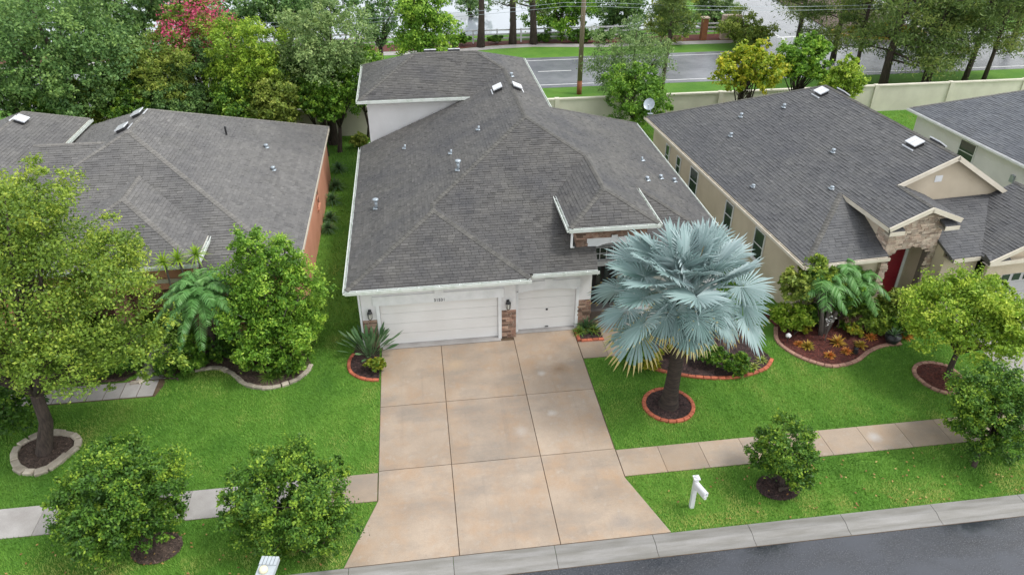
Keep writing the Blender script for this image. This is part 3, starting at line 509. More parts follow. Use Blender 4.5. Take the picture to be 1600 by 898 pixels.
# ------------------------------------------------------------------ orange house (left)
H2 = thing('orange_house', (-12, 36, 0), 'orange stucco house with grey brown shingle roof left of the lawn strip', 'house')
R2 = Roof(H2, False, 'roof_left', 'cap_left')
za = lambda x: 3.2 + s * (-5.25 - x)
A_ = lambda x, y: (x, y, za(x)); Fz = lambda y: 3.2 + s * (y - 27.4); apx = (-13.35, 35.5, 3.2 + s * 8.1)
nr_ = R2.plane([A_(-5.25, 27.4), A_(-5.25, 44.5), A_(-13.35, 38.65), A_(-13.35, 35.5)])
nf_ = R2.plane([(-5.25, 27.4, 3.2), apx, (-21.45, 27.4, 3.2)])
nw_ = R2.plane([(-21.45, 27.4, 3.2), apx, (-13.35, 38.65, apx[2]), (-21.45, 44.5, 3.2)])
nk_ = R2.plane([(-5.25, 44.5, 3.2), (-13.35, 38.65, apx[2]), (-21.45, 44.5, 3.2)])
D0 = (-15.75, 27.0, 4.05); D1 = (-9.05, 27.0, 4.05); DT = (-12.4, 30.4, 5.457); DB = (-12.4, 32.8, 5.457)
ndf = R2.plane([D0, D1, DT]); ndr = R2.plane([D1, (-9.05, 29.45, 4.05), DB, DT]); ndl = R2.plane([D0, DT, DB, (-15.75, 29.45, 4.05)])
zc = 6.15; ncf = R2.plane([(-17.6, 35.4, zc), (-14.4, 35.4, zc), (-17.6, 31.5, zc - 1.64), (-17.8, 31.5, zc - 1.64)]); nck = R2.plane([(-17.6, 35.4, zc), (-14.4, 35.4, zc), (-14.6, 38.2, zc - 1.2), (-17.6, 38.6, zc - 1.3)])
W0, W1, W2, W3 = (-17.5, 31.4, 5.2), (-17.5, 41.8, 5.2), (-22.3, 41.8, 5.2), (-22.3, 31.4, 5.2); T0, T1 = (-19.9, 33.8, 6.28), (-19.9, 40.1, 6.28)
nwr = R2.plane([W0, W1, T1, T0]); nwf = R2.plane([W0, T0, W3]); nwl = R2.plane([W3, T0, T1, W2]); nwk = R2.plane([W1, W2, T1])
for a, b, p, q in ((apx, (-5.25, 27.4, 3.2), nr_, nf_), (apx, (-21.45, 27.4, 3.2), nf_, nw_), (apx, (-13.35, 38.65, apx[2]), nr_, nw_), ((-13.35, 38.65, apx[2]), (-5.25, 44.5, 3.2), nr_, nk_), (DT, D1, ndf, ndr), (DT, D0, ndf, ndl), (DT, DB, ndl, ndr), ((-17.6, 35.4, zc), (-14.4, 35.4, zc), ncf, nck), (T0, T1, nwr, nwl), (T0, W0, nwr, nwf), (T1, W1, nwr, nwk)): R2.cap(a, b, p, q)
R2.done()
fb, gb = B(), B()
for p, q, o, gt in (((-5.25, 27.4, 3.2), (-5.25, 44.5, 3.2), (1, 0), 0), ((-21.45, 27.4, 3.2), (-5.25, 27.4, 3.2), (0, -1), 0), (D0, D1, (0, -1), 1), (D1, (-9.05, 29.4, 4.05), (1, 0), 1), (W0, W1, (1, 0), 1), (W3, W0, (0, -1), 1), (D0, (-15.75, 29.4, 4.05), (-1, 0), 1), ((-5.25, 44.5, 3.2), (-21.45, 44.5, 3.2), (0, 1), 0)): eave(fb, gb, p, q, o, gt)
fb.build('fascia', 'cream_trim', H2); gb.build('gutter', 'gutter_metal', H2)
wb = B()
for a, b in (((-5.95, 27.85, 0), (-5.5, 44.2, 3.0)), ((-9.3, 27.85, 0), (-5.95, 28.05, 3.0)), ((-21, 27.85, 0), (-15.4, 28.05, 3.0)), ((-21, 28.05, 0), (-20.8, 44.1, 3.0)), ((-20.8, 43.9, 0), (-5.95, 44.1, 3.0)), ((-9.4, 27.5, 2.6), (-9.25, 29.6, 3.85)), ((-15.5, 27.4, 2.7), (-9.4, 27.6, 3.85)), ((-15.5, 27.6, 0), (-15.35, 30, 3.85)), ((-9.5, 29.8, 0), (-9.3, 28.05, 3.2)), ((-15.35, 30.0, 0), (-9.3, 30.2, 3.8)), ((-21.9, 31.8, 2.9), (-17.95, 32, 5.0)), ((-18.1, 32, 2.9), (-17.95, 41.4, 5.0)), ((-21.9, 32, 2.9), (-21.75, 41.4, 5.0)), ((-21.75, 41.2, 2.9), (-18.1, 41.4, 5.0))): wb.box(a, b)
wb.build('wall', 'stucco_orange', H2)
for x in (-12.75, -9.75): B().box((x, 27.3, 0), (x + .62, 27.9, 2.72)).build('porch_pier', 'stucco_brown', H2)
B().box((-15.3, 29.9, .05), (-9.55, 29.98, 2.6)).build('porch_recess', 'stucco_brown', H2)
window(H2, (-7.6, 27.848, 1.6), (1, 0, 0), (0, -1, 0), 1.5, 1.3, False); window(H2, (-5.498, 37.2, 1.9), (0, 1, 0), (1, 0, 0), .7, .9, False, 'stucco_orange')
for u_, v_, pl, n_, d_ in ((33, 190, (T0), nwr, (-1, 0, 0)), (193, 203, A_(-14, 36), nw_, (1, 0, 0)), (217, 180, A_(-14, 36), nw_, (1, 0, 0))):
    p = onplane(u_, v_, pl if pl is T0 else apx, n_); x_ = np.cross((0, 1, 0), n_); turtle(H2, p, n_, False, x_ if n_ is nwr else -x_)
for u_, v_, h, m_ in ((427, 266, .12, 'g'), (416, 231, .12, 'g')): pipe_vent(H2, onplane(u_, v_, apx, nr_), False, h, .06)
p = onplane(354, 211, apx, nr_); B().tube([p, p + np.array((0, 0, .45))], .05, 8).build('vent_pipe', 'black_metal', H2)
# ------------------------------------------------------------------ beige house (right), turned with the bend of the street
A3 = .0735; O3 = np.array((15.65, 25., 0)); H3 = thing('beige_house', O3, 'beige stucco house with stone arched entry and dark red door', 'house', rz=A3)
def w2l(p, O, a): d = np.array(p) - O; return np.array((d[0] * math.cos(a) + d[1] * math.sin(a), -d[0] * math.sin(a) + d[1] * math.cos(a), p[2]))
def dirw(v, a): return np.array((v[0] * math.cos(a) - v[1] * math.sin(a), v[0] * math.sin(a) + v[1] * math.cos(a), v[2]))
R3 = Roof(H3, True, 'roof_right', 'cap_main'); q3 = lambda x, y: (x, y, 3.2 + s * x); r3 = lambda x, y: (x, y, 3.2 + s * (15.7 - x)); r3s = lambda x, y: (x, y, 6.497 - .62 * (x - 7.85))
ml = R3.plane([q3(0, 0), q3(3.4, 3.4), q3(3.4, 16.16), q3(0, 18.8)]); R3.plane([q3(3.4, -.1), q3(5.2, -.1), q3(5.2, 14.76), q3(3.4, 16.16)]); R3.plane([q3(5.2, 2.2), q3(7.85, 2.2), q3(7.85, 12.7), q3(5.2, 14.76)])
mf = R3.plane([(0, 0, 3.2), (3.85, 0, 3.2), (3.85, 3.4, 3.2 + s * 3.4), (3.4, 3.4, 3.2 + s * 3.4)])
me_ = R3.plane([(5.2, -.1, q3(5.2, 0)[2]), (6.75, -.1, 4.74), (6.75, 2.3, 4.74), (5.2, 2.3, q3(5.2, 0)[2])])
mr = R3.plane([r3s(7.85, 2.2), r3s(13.2, 2.2), r3s(13.2, 18.8), r3s(7.85, 12.7)]); mk = R3.plane([(0, 18.8, 3.2), (13.2, 18.8, 3.2), (7.85, 12.7, q3(7.85, 0)[2])])
lf = lambda x, y: (x, y, 3.2 + .35 * (y + .8)); vx = 7.7 + 3.25 * .35 / s
mlow = R3.plane([lf(6.3, -.8), lf(7.7, -.8), lf(vx, 2.45), lf(6.3, 2.45)])
gq = lambda x, y: (x, y, 3.2 + s * (x - 7.7)); mg = R3.plane([gq(7.7, -1.3), gq(11.6, -1.3), gq(11.6, 2.45), gq(vx, 2.45), gq(7.7, -.8)]); mgr = R3.plane([(11.6, -1.3, 4.838), (15.5, -1.3, 3.2), (15.5, 2.45, 3.2), (11.6, 2.45, 4.838)])
mret = R3.plane([(7.7, -1.35, 3.2), (8.7, -1.35, 3.2), (8.7, -.95, 3.36), (7.7, -.95, 3.36)])
for x0, x1 in ((3.45, 4.15), (6.05, 6.75)): R3.plane([(x0, -.15, 4.45), (x1, -.15, 4.45), (x1, .25, 4.6), (x0, .25, 4.6)])
for a, b, p, q in ((q3(0, 0), q3(3.4, 3.4), ml, mf), (q3(5.2, -.1), q3(5.2, 2.2), ml, me_), (q3(7.85, 2.2), q3(7.85, 12.7), ml, mr), (q3(7.85, 12.7), (0, 18.8, 3.2), ml, mk), ((11.6, -1.3, 4.838), (11.6, 2.45, 4.838), mg, mgr)): R3.cap(a, b, p, q, .13)
R3.done()
fb, gb = B(), B()
for p, q, o, gt in (((0, 0, 3.2), (0, 18.8, 3.2), (-1, 0), 1), ((0, 0, 3.2), (3.8, 0, 3.2), (0, -1), 1), ((3.4, -.1, 4.63), (3.4, 3.3, 4.63), (-1, 0), 0), ((6.4, -.8, 3.2), (7.7, -.8, 3.2), (0, -1), 0), ((7.7, -1.35, 3.2), (15.5, -1.35, 3.2), (0, -1), 0), ((3.45, -.15, 4.45), (4.15, -.15, 4.45), (0, -1), 0), ((6.05, -.15, 4.45), (6.75, -.15, 4.45), (0, -1), 0), ((13.2, 2.2, 3.2), (13.2, 18.8, 3.2), (1, 0), 0), ((0, 18.8, 3.2), (13.2, 18.8, 3.2), (0, 1), 0)): eave(fb, gb, p, q, o, gt)
for p, q in ((q3(7.9, 2.17), q3(5.2, 2.17)), (r3s(7.8, 2.17), r3s(13.2, 2.17)), (q3(5.22, -.13), q3(3.4, -.13)), ((5.18, -.13, q3(5.2, 0)[2]), (6.75, -.13, 4.74)), ((11.6, -1.33, 4.838), (7.7, -1.33, 3.2)), ((11.6, -1.33, 4.838), (15.5, -1.33, 3.2))):
    p, q = np.array(p), np.array(q); fb.bar(p - (0, .02, .08), q - (0, .02, .08), .05, .20)
fb.build('fascia', 'cream_trim', H3, True); gb.build('gutter', 'cream_trim', H3, True)
wb = B()
for a, b in (((.42, .42, 0), (.62, 18.35, 3.0)), ((.62, .42, 0), (3.85, .62, 3.0)), ((3.85, .62, 0), (4.02, 4.2, 4.42)), ((.62, 18.15, 0), (12.8, 18.35, 3.0)), ((6.2, .62, 0), (6.36, 2.5, 4.5)), ((4.02, 1.35, 0), (6.2, 1.5, 4.5)), ((6.36, -.35, 0), (8.1, -.2, 3.0)), ((6.37, -.2, 0), (6.5, .62, 3.36)), ((8.1, -.95, 0), (9.0, -.8, 3.0)), ((9.0, -.95, 2.2), (14.6, -.8, 3.0)), ((14.6, -.95, 0), (15.1, -.8, 3.0)), ((12.6, 2.7, 0), (12.8, 18.1, 3.0)), ((14.95, -.8, 0), (15.1, 2.4, 3.0))): wb.box(a, b)
wb.v; yw = 2.5
def gable(b, pts, y0, y1):
    n = len(pts); b.add([(x, y0, z) for x, z in pts] + [(x, y1, z) for x, z in pts], [tuple(range(n)), tuple(range(n, 2 * n))[::-1]] + [(i, i + n, (i + 1) % n + n, (i + 1) % n) for i in range(n)])
gable(wb, [(5.25, 4.2), (12.9, 3.0), (12.9, 3.25), (7.85, 6.37), (5.25, 5.28)], yw, yw + .15); gable(wb, [(8.1, 3.001), (15.1, 3.001), (15.1, 3.3), (11.6, 4.72), (8.1, 3.26)], -.949, -.801)
wb.build('wall', 'stucco_beige', H3, True)
tw = B(); xc, zc_, rx, rz_ = 5.1, 2.95, .92, .42                                                    # entry arch wall
tw.box((3.85, .3, 0), (4.18, .6, 4.3)); tw.box((6.02, .3, 0), (6.34, .6, 4.3))
for k in range(16):
    a0, a1 = math.pi * (1 - k / 16), math.pi * (1 - (k + 1) / 16); x0, x1 = xc + rx * math.cos(a0), xc + rx * math.cos(a1); tw.box((x0, .3, zc_ + rz_ * math.sin((a0 + a1) / 2)), (x1, .6, 4.3))
gable(tw, [(3.85, 4.301), (6.34, 4.301), (6.34, 4.8), (5.2, 5.28), (3.85, 4.72)], .301, .599); tw.build('arch_wall', 'mortar', H3, True)
st = B(); hole = lambda x, z: (.30 < x < 2.2 and z < zc_ - .05 + rz_ * math.sqrt(max(0, 1 - ((x + 3.85 - xc) / rx) ** 2))) or z > 4.72 + .40 * min(x / 1.35, (2.49 - x) / 1.1) - .02
stones(st, (3.83, .298, .02), (1, 0, 0), (0, -1, 0), 2.52, 5.2, 21, hole); stones(st, (3.848, .3, .02), (0, 1, 0), (-1, 0, 0), .75, 4.1, 22); stones(st, (6.342, .3, .02), (0, 1, 0), (1, 0, 0), 1.2, 4.2, 23)
st.build('stone_veneer', 'stone_tan', H3, True, kind='stuff')
dd = B().box((4.92, 1.28, .12), (5.78, 1.33, 2.75)); dd = dd.build('front_door', 'red_door', H3, True)
for z in (.4, 1.4): B().box((5.03, 1.26, z), (5.67, 1.279, z + .8)).build('door_panel', 'red_door', dd, True)
b = B(); b.box((4.78, 1.25, .1), (4.91, 1.348, 2.9)); b.box((5.79, 1.25, .1), (5.93, 1.348, 2.9)); b.box((4.91, 1.25, 2.76), (5.79, 1.348, 2.9)); b.build('door_frame', 'white_trim', H3, True)
garage_door(9.0, 14.6, -.87, 2.2, H3, 'garage_grey', True, glass=True); B().lathe((8.55, -1.05, 2.0), [(.02, .15), (.09, .08), (.08, -.1), (.02, -.14)], 8).build('wall_lantern', 'black_metal', H3, True)
for y, w_, h_ in ((15.9, .55, 1.3), (14.2, .55, 1.1), (12.0, 1.0, 1.4), (7.6, .8, 1.4), (4.4, .9, 1.5)): window(H3, (.418, y, 1.75), (0, 1, 0), (-1, 0, 0), w_, h_, True)
window(H3, (2.0, .418, 1.5), (1, 0, 0), (0, -1, 0), 1.4, 1.5, True); B().box((7.25, yw - .02, 5.2), (7.62, yw - .003, 5.5)).build('gable_vent', 'white_trim', H3, True)
for u_, v_, h in ((1158, 183, .15), (1225, 168, .12), (1142, 213, .12), (1302, 238, .1), (1177, 292, .05), (1300, 295, .05)): pipe_vent(H3, w2l(onplane(u_, v_, O3 + dirw(q3(0, 0), A3), dirw(ml, A3)), O3, A3), True, h, .05)
for u_, v_ in ((1284, 146), (1430, 226)): turtle(H3, w2l(onplane(u_, v_, O3 + dirw(q3(0, 0), A3), dirw(ml, A3)), O3, A3), ml, True, np.cross((0, 1, 0), ml))
for y in (4.2, 11.8): turtle(H3, np.array((8.3, y, r3s(8.3, 0)[2])), mr, True, -np.cross((0, 1, 0), mr))
# satellite dish on the rear corner
sp = w2l(onplane(1016, 178, O3 + dirw(q3(0, 0), A3), dirw(ml, A3)), O3, A3); Dd = thing('satellite_dish', O3 + dirw(sp, A3), 'grey satellite dish on the rear corner of beige house roof', 'satellite dish')
b = B(); b.tube([(0, 0, -.02), (0, 0, .25), (-.12, -.05, .5)], .03, 8); b.box((-.16, -.12, -.01), (.16, .12, .02)); b.build('mount', 'galvanised', Dd, True)
nd = np.array((-.35, -.75, .55)); nd /= np.linalg.norm(nd); ux = np.cross(nd, (0, 0, 1)); ux /= np.linalg.norm(ux); uy = np.cross(ux, nd); b = B(); vs = []; fs = []; c0 = np.array((-.14, -.05, .62))
for i in range(6):
    for k in range(20): r_ = .34 * i / 5; a = 2 * math.pi * k / 20; vs.append(c0 + ux * r_ * math.cos(a) + uy * r_ * 1.1 * math.sin(a) + nd * (.09 * (i / 5) ** 2))
for i in range(5):
    for k in range(20): fs.append((i * 20 + k, i * 20 + (k + 1) % 20, i * 20 + 20 + (k + 1) % 20, i * 20 + 20 + k))
b.add(vs, fs); b.build('reflector', 'galvanised', Dd, True, True); b = B(); e = c0 + nd * .42 - uy * .2; b.tube([c0 - uy * .4, e], .015, 6); b.tube([e, e + uy * .08 - nd * .08], [.04, .05], 8); b.build('receiver_arm', 'grey_plastic', Dd, True)
# ------------------------------------------------------------------ pale house (far right)
A4 = .08; O4 = np.array((32.75, 28., 0)); H4 = thing('pale_house', O4, 'pale white house with grey roof cut off by the right edge', 'house', rz=A4)
R4 = Roof(H4, True, 'roof_cool', 'cap_left'); k4 = R4.plane([q3(0, -4), q3(7.85, -4), q3(7.85, 9.1), q3(0, 15.2)]); k5 = R4.plane([r3(7.85, -4), r3(15.7, -4), r3(15.7, 15.2), r3(7.85, 9.1)]); k6 = R4.plane([(0, 15.2, 3.2), (15.7, 15.2, 3.2), (7.85, 9.1, q3(7.85, 0)[2])])
R4.cap(q3(7.85, 9.1), (0, 15.2, 3.2), k4, k6); R4.cap(q3(7.85, -4), q3(7.85, 9.1), k4, k5); R4.done()
fb, gb = B(), B(); eave(fb, gb, (0, -4, 3.2), (0, 15.2, 3.2), (-1, 0), True); eave(fb, gb, (0, 15.2, 3.2), (15.7, 15.2, 3.2), (0, 1), False); fb.build('fascia', 'white_trim', H4, True); gb.build('gutter', 'white_trim', H4, True)
wb = B()
for a, b in (((.42, -3.6, 0), (.62, 14.8, 3.0)), ((.62, 14.6, 0), (15.3, 14.8, 3.0)), ((15.1, -3.6, 0), (15.3, 14.6, 3.0)), ((.62, -3.6, 0), (15.1, -3.4, 3.0))): wb.box(a, b)
gable(wb, [(.42, 3.001), (15.3, 3.001), (15.3, 3.15), (7.85, 6.3), (.42, 3.15)], -3.599, -3.401); wb.build('wall', 'stucco_pale', H4, True)
for y in (10.1, 2.0): window(H4, (.418, y, 2.1), (0, 1, 0), (-1, 0, 0), 1.25, 1.3, True)
B().box((.3, 13.9, .2), (.415, 14.2, .9)).build('meter_box', 'grey_plastic', H4, True); B().box((.30, 6.3, 1.8), (.415, 6.55, 2.2)).build('utility_box', 'galvanised', H4, True)
# ------------------------------------------------------------------ back wall, road side things
FW = thing('boundary_wall', (10, 51.6, 0), 'long cream precast boundary wall behind the back gardens', 'wall')
for k in range(-8, 9):
    x0 = 10.1 + 6.1 * k
    B().box((x0 + .17, 51.53, 0), (x0 + 5.93, 51.67, 1.92), float(rng.random())).build('wall_panel', 'fence_cream', FW); B().box((x0 + .17, 51.46, 1.922), (x0 + 5.93, 51.74, 2.03), .4).build('coping', 'fence_cream', FW)
    B().box((x0 - .165, 51.42, 0), (x0 + .165, 51.78, 2.06), .6).build('wall_post', 'fence_cream', FW)
WF = thing('ranch_fence', (11, 76, 0), 'white three rail fence beside the pond across the road', 'fence')
for k in range(-14, 10):
    x0 = 11 + 2.4 * k; B().box((x0 - .07, 75.93, 0), (x0 + .07, 76.07, 1.35)).build('post', 'white_vinyl', WF)
    for z in (.35, .75, 1.15): B().box((x0 + .072, 75.97, z), (x0 + 2.328, 76.02, z + .14)).build('rail', 'white_vinyl', WF)
P0 = np.array((13.3, 58.7, 0)); UP = thing('utility_pole', P0, 'tall weathered wooden utility pole on the grass verge beside the road', 'pole')
B().tube([P0 + (0, 0, -.2), P0 + (0, 0, 1.1)], [.205, .2], 14).build('pole_base', 'pole_rust', UP, smooth=True); B().tube([P0 + (0, 0, 1.1), P0 + (.05, 0, 14)], [.195, .15], 14).build('pole', 'pole_wood', UP, smooth=True)
B().box((12.2, 58.62, 11.8), (14.5, 58.74, 11.95)).build('crossarm', 'pole_wood', UP)
for k, (v_, lab) in enumerate(((3, 'upper thin pale wire crossing the top of the picture'), (9, 'lower thin pale wire crossing the top of the picture'))):
    z = at(905, v_, y=58.5)[2]; b = B(); b.tube([(x, 58.5, z + .9 * ((x - 13.3) % 45 - 22) ** 2 / 500 - .87) for x in np.linspace(-60, 100, 50)], .013, 5); b.build('power_line', 'galvanised', None, label=lab, cat='power line', group='power lines')
# island with yellow kerb in the side street
isl = [(44.2, 76.4), (44.0, 74.6), (45.2, 73.0), (47.5, 72.4), (51, 72.5), (53.2, 73.6), (53.6, 76), (53, 92), (45.2, 92)]
B().prism(isl, 0, .12).build('traffic_island', 'mulch_brown', kind='structure'); YK = thing('island_kerb', (48, 74, 0), 'yellow painted kerb round the planted island in side street', 'kerb')
for a, b in zip(isl[:6], isl[1:7]): B().bar((a[0], a[1], .10), (b[0], b[1], .10), .34, .22).build('kerb_segment', 'yellow_paint', YK)
sp = at(1389, 37, y=75); SG = thing('warning_sign', (sp[0], 75, 0), 'yellow diamond warning sign standing on the traffic island', 'sign')
B().tube([(sp[0], 75, 0), (sp[0], 75, sp[2] + .9)], .03, 6).build('post', 'galvanised', SG); B().obox((sp[0], 74.95, sp[2]), (.38, 0, .38), (-.38, 0, .38), (0, .012, 0)).build('sign_face', 'sign_yellow', SG); B().box((sp[0] - .32, 74.93, sp[2] + .72), (sp[0] + .32, 74.96, sp[2] + 1.0)).build('sign_plate', 'black_metal', SG)
mo = G(1140, 62); MN = thing('entrance_monument', (mo[0], 74.5, 0), 'stone entrance monument with brown brick pillar beyond the road', 'monument'); b = B(); stones(b, (mo[0] - .9, 74.2, 0), (1, 0, 0), (0, -1, 0), 1.9, 2.3, 5, rh=(.2, .32), lw=(.3, .7)); b.build('stone_face', 'stone_tan', MN, kind='stuff')
B().box((mo[0] - .9, 74.2, 0), (mo[0] + 1, 74.8, 2.35)).build('core', 'stone_tan', MN); B().box((mo[0] - 3.0, 74.2, 0), (mo[0] - 2.45, 74.8, 2.1)).build('pillar', 'brick_pillar', MN); B().box((mo[0] - 3.1, 74.1, 2.1), (mo[0] - 2.35, 74.9, 2.2)).build('pillar_cap', 'stone_tan', MN)
# street lamp seen from above at the bottom edge: head on a pole by the kerb
lp = at(416, 884, z=7.6); SL = thing('street_lamp', (lp[0], lp[1] - .3, 0), 'grey street lamp head with finned top at bottom edge', 'street lamp'); q = lp + (0, -.28, 0)
b = B(); b.tube([(q[0], q[1] - .15, -.1), (q[0], q[1] - .15, 7.45)], [.09, .06], 10); b.tube([(q[0], q[1] - .15, 7.4), (q[0] + .02, q[1] + .05, 7.52)], .05, 8); b.build('pole', 'galvanised', SL)
hd = B(); t0 = np.array((.985, -.17, 0)); t1 = np.array((.17, .985, 0)); c = np.array((lp[0], lp[1] - .16, 7.58)); hd.obox(c, t0 * .155, t1 * .34, (0, 0, .045)); hd = hd.build('lamp_head', 'grey_plastic', SL)
fn = B(); [fn.obox(c + t0 * x + t1 * .25 + np.array((0, 0, .056)), t0 * .026, t1 * .09, (0, 0, .010)) for x in (-.129, -.0645, 0, .0645, .129)]; fn.build('cooling_fin', 'grey_plastic', hd, True); B().lathe(c + t1 * .04 - t0 * .03 + (0, 0, .04), [(.06, 0), (.075, .01), (.075, .07), (.04, .095)], 16).build('photocell', 'cream_plastic', hd, True, True)
# letterbox
mb = np.array((7.97, 15.88, 0)); MB = thing('letterbox', mb, 'white letterbox on a white post standing in the grass verge', 'letterbox')
B().box((mb[0] - .065, mb[1] - .065, -.1), (mb[0] + .065, mb[1] + .065, 1.32)).build('post', 'white_vinyl', MB); b = B(); b.box((mb[0] - .10, mb[1] - .10, 1.32), (mb[0] + .10, mb[1] + .10, 1.36)); b.lathe((mb[0], mb[1], 1.36), [(.1, 0), (.07, .05), (.01, .08)], 4); b.build('post_cap', 'white_vinyl', MB)
bx = B(); vs = []; dm = np.array((.28, -.96, 0)); sm = np.array((.96, .28, 0)); base = mb + (0, 0, 1.0) + dm * .02
for t_ in (0, .52):
    vs += [base + dm * t_ - sm * .085, base + dm * t_ + sm * .085] + [base + dm * t_ + sm * .085 * math.cos(a) + np.array((0, 0, .13 + .085 * math.sin(a))) for a in np.linspace(0, math.pi, 9)]
n = 11; bx.add(vs, [tuple(range(n))[::-1], tuple(range(n, 2 * n))] + [(i, (i + 1) % n, (i + 1) % n + n, i + n) for i in range(n)]); bx = bx.build('box', 'white_vinyl', MB); B().obox(base + dm * .527 + np.array((0, 0, .10)), dm * .006, sm * .072, (0, 0, .085)).build('door', 'white_trim', bx, True); B().obox(base + dm * .54 + np.array((0, 0, .15)), dm * .012, sm * .012, (0, 0, .02)).build('knob', 'galvanised', bx, True)
B().obox(base + dm * .45 + sm * .094 + np.array((0, 0, .12)), dm * .05, sm * .006, (0, 0, .025)).build('flag', 'black_metal', bx, True); B().obox(mb + dm * .25 + np.array((0, 0, .94)), dm * .3, sm * .04, (0, 0, .035)).build('arm', 'white_vinyl', MB)
# ------------------------------------------------------------------ beds, edging, mulch
def spline(pts, closed=False, n=12):
    P = [np.array(p[:2], float) for p in pts]; out = []; N = len(P); R = range(N) if closed else range(N - 1)
    for i in R:
        g_ = (lambda k: P[k % N]) if closed else (lambda k: P[min(max(k, 0), N - 1)]); a, b, c, d = g_(i - 1), g_(i), g_(i + 1), g_(i + 2)
        for t in np.linspace(0, 1, n, endpoint=False): out.append(.5 * (2 * b + (c - a) * t + (2 * a - 5 * b + 4 * c - d) * t * t + (3 * b - a - 3 * c + d) * t ** 3))
    if not closed: out.append(P[-1])
    return out
def edging(pts, closed, L, wd, h, mat, name, label, piece, seed=1, rough=0.):
    C = spline(pts, closed); C = C + [C[0]] if closed else C; C = np.array(C); sgl = np.r_[0, np.cumsum(np.linalg.norm(np.diff(C, axis=0), axis=1))]; n = max(3, round(sgl[-1] / L)); Lr = sgl[-1] / n; r = np.random.default_rng(seed)
    T = thing(name, (C[0][0], C[0][1], 0), label, 'edging'); var = []
    for k in range(5):
        b = B(); j = lambda: 1 + r.uniform(-rough, rough) if rough else 1
        l_, w2, hh, c_ = (Lr / 2 - .006) * j(), wd / 2 * j(), h * j(), min(.025, wd * .2)
        b.add([(-l_, -w2, -.03), (l_, -w2, -.03), (l_, w2, -.03), (-l_, w2, -.03), (-l_, -w2, hh - c_), (l_, -w2, hh - c_), (l_, w2, hh - c_), (-l_, w2, hh - c_), (-l_ + c_, -w2 + c_, hh), (l_ - c_, -w2 + c_, hh), (l_ - c_, w2 - c_, hh), (-l_ + c_, w2 - c_, hh)],
              [(0, 1, 5, 4), (1, 2, 6, 5), (2, 3, 7, 6), (3, 0, 4, 7), (4, 5, 9, 8), (5, 6, 10, 9), (6, 7, 11, 10), (7, 4, 8, 11), (8, 9, 10, 11)], k / 4); var.append(b.mesh(piece, mat))
    for k in range(n):
        m = (k + .5) * Lr; x, y = np.interp(m, sgl, C[:, 0]), np.interp(m, sgl, C[:, 1]); x1, y1 = np.interp(min(m + .05, sgl[-1]), sgl, C[:, 0]), np.interp(min(m + .05, sgl[-1]), sgl, C[:, 1]); x0, y0 = np.interp(m - .05, sgl, C[:, 0]), np.interp(m - .05, sgl, C[:, 1])
        o = bpy.data.objects.new(piece, var[int(r.integers(5))]); o.location = (x, y, r.uniform(-.008, .008)); o.rotation_euler = (r.normal(0, rough * .2), r.normal(0, rough * .2), math.atan2(y1 - y0, x1 - x0) + r.normal(0, rough * .3)); link(o, T)
    return C
def scatter(poly, dens, seed):
    r = np.random.default_rng(seed); P = np.array([p[:2] for p in poly]); a, b = P.min(0), P.max(0); n = int(dens * np.prod(b - a)); q = r.random((n, 2)) * (b - a) + a; return q[inside(q, poly)], r
def mulch(poly, mat, dens, seed, z=.05, size=.07, name='mulch'):
    q, r = scatter(poly, dens, seed); n = len(q); a = r.random(n) * 6.283; t = np.c_[np.cos(a), np.sin(a), r.normal(0, .25, n)]; s_ = np.c_[-np.sin(a), np.cos(a), r.normal(0, .25, n)]; l_ = size * r.uniform(.5, 1.3, n)[:, None]; w_ = l_ * .35
    P = np.c_[q, z + r.uniform(0, .03, n)]; V = np.stack([P - t * l_ / 2 - s_ * w_ / 2, P + t * l_ / 2 - s_ * w_ / 2, P + t * l_ / 2 + s_ * w_ / 2, P - t * l_ / 2 + s_ * w_ / 2], 1).reshape(-1, 3); Q = np.arange(4 * n).reshape(-1, 4)
    m0 = len(V); pv = [(p[0], p[1], z) for p in poly]; me = npmesh(name, V, Q, r.random(n), [mat]); o = bpy.data.objects.new(name, me); link(o); props(o, kind='stuff')
    b = B(); b.add(pv, [tuple(range(len(pv)))], .4); b.build('mulch_bed', mat, kind='structure'); return o
BEDS = []
def gp(*px): return [G(u, v)[:2] for u, v in px]
ring = lambda c, rx, ry, n=24, ph=0: [(c[0] + rx * math.cos(2 * math.pi * k / n + ph), c[1] + ry * math.sin(2 * math.pi * k / n + ph)) for k in range(n)]
PB = (8.76, 20.78)
def bed(poly, mat, dens, seed, size=.07): BEDS.append(poly); mulch(poly, mat, dens, seed, size=size)
bed(ring(PB, .86, .86), 'mulch_dark', 500, 1); edging(ring(PB, .92, .92), True, .29, .15, .10, 'brick_red', 'brick_edging', 'ring of red edging bricks round the silver palm trunk', 'brick')
f = gp((1007, 572), (1045, 583), (1100, 591), (1150, 590), (1193, 578), (1206, 562)); mainbed = [(8.5, 25.6), (8.45, 24.2)] + [tuple(p) for p in spline(f)] + [(13.6, 24.2), (13.4, 26.8), (11.2, 26.9), (11.1, 25.7)]
bed(mainbed, 'mulch_dark', 240, 2); edging(f, False, .30, .15, .10, 'brick_red', 'brick_edging', 'curved red edging along the planting bed behind the silver palm', 'brick', 2)
f = gp((553, 554), (546, 566), (547, 580), (558, 589), (574, 594), (592, 595)); lb = [(-2.2, 26.9), (-3.1, 26.9)] + [tuple(p) for p in spline(f)] + [(-2.16, 23.75)]
bed(lb, 'mulch_dark', 400, 3); edging(f, False, .27, .14, .10, 'brick_red', 'brick_edging', 'half round red edging at the left corner of the driveway', 'brick', 3)
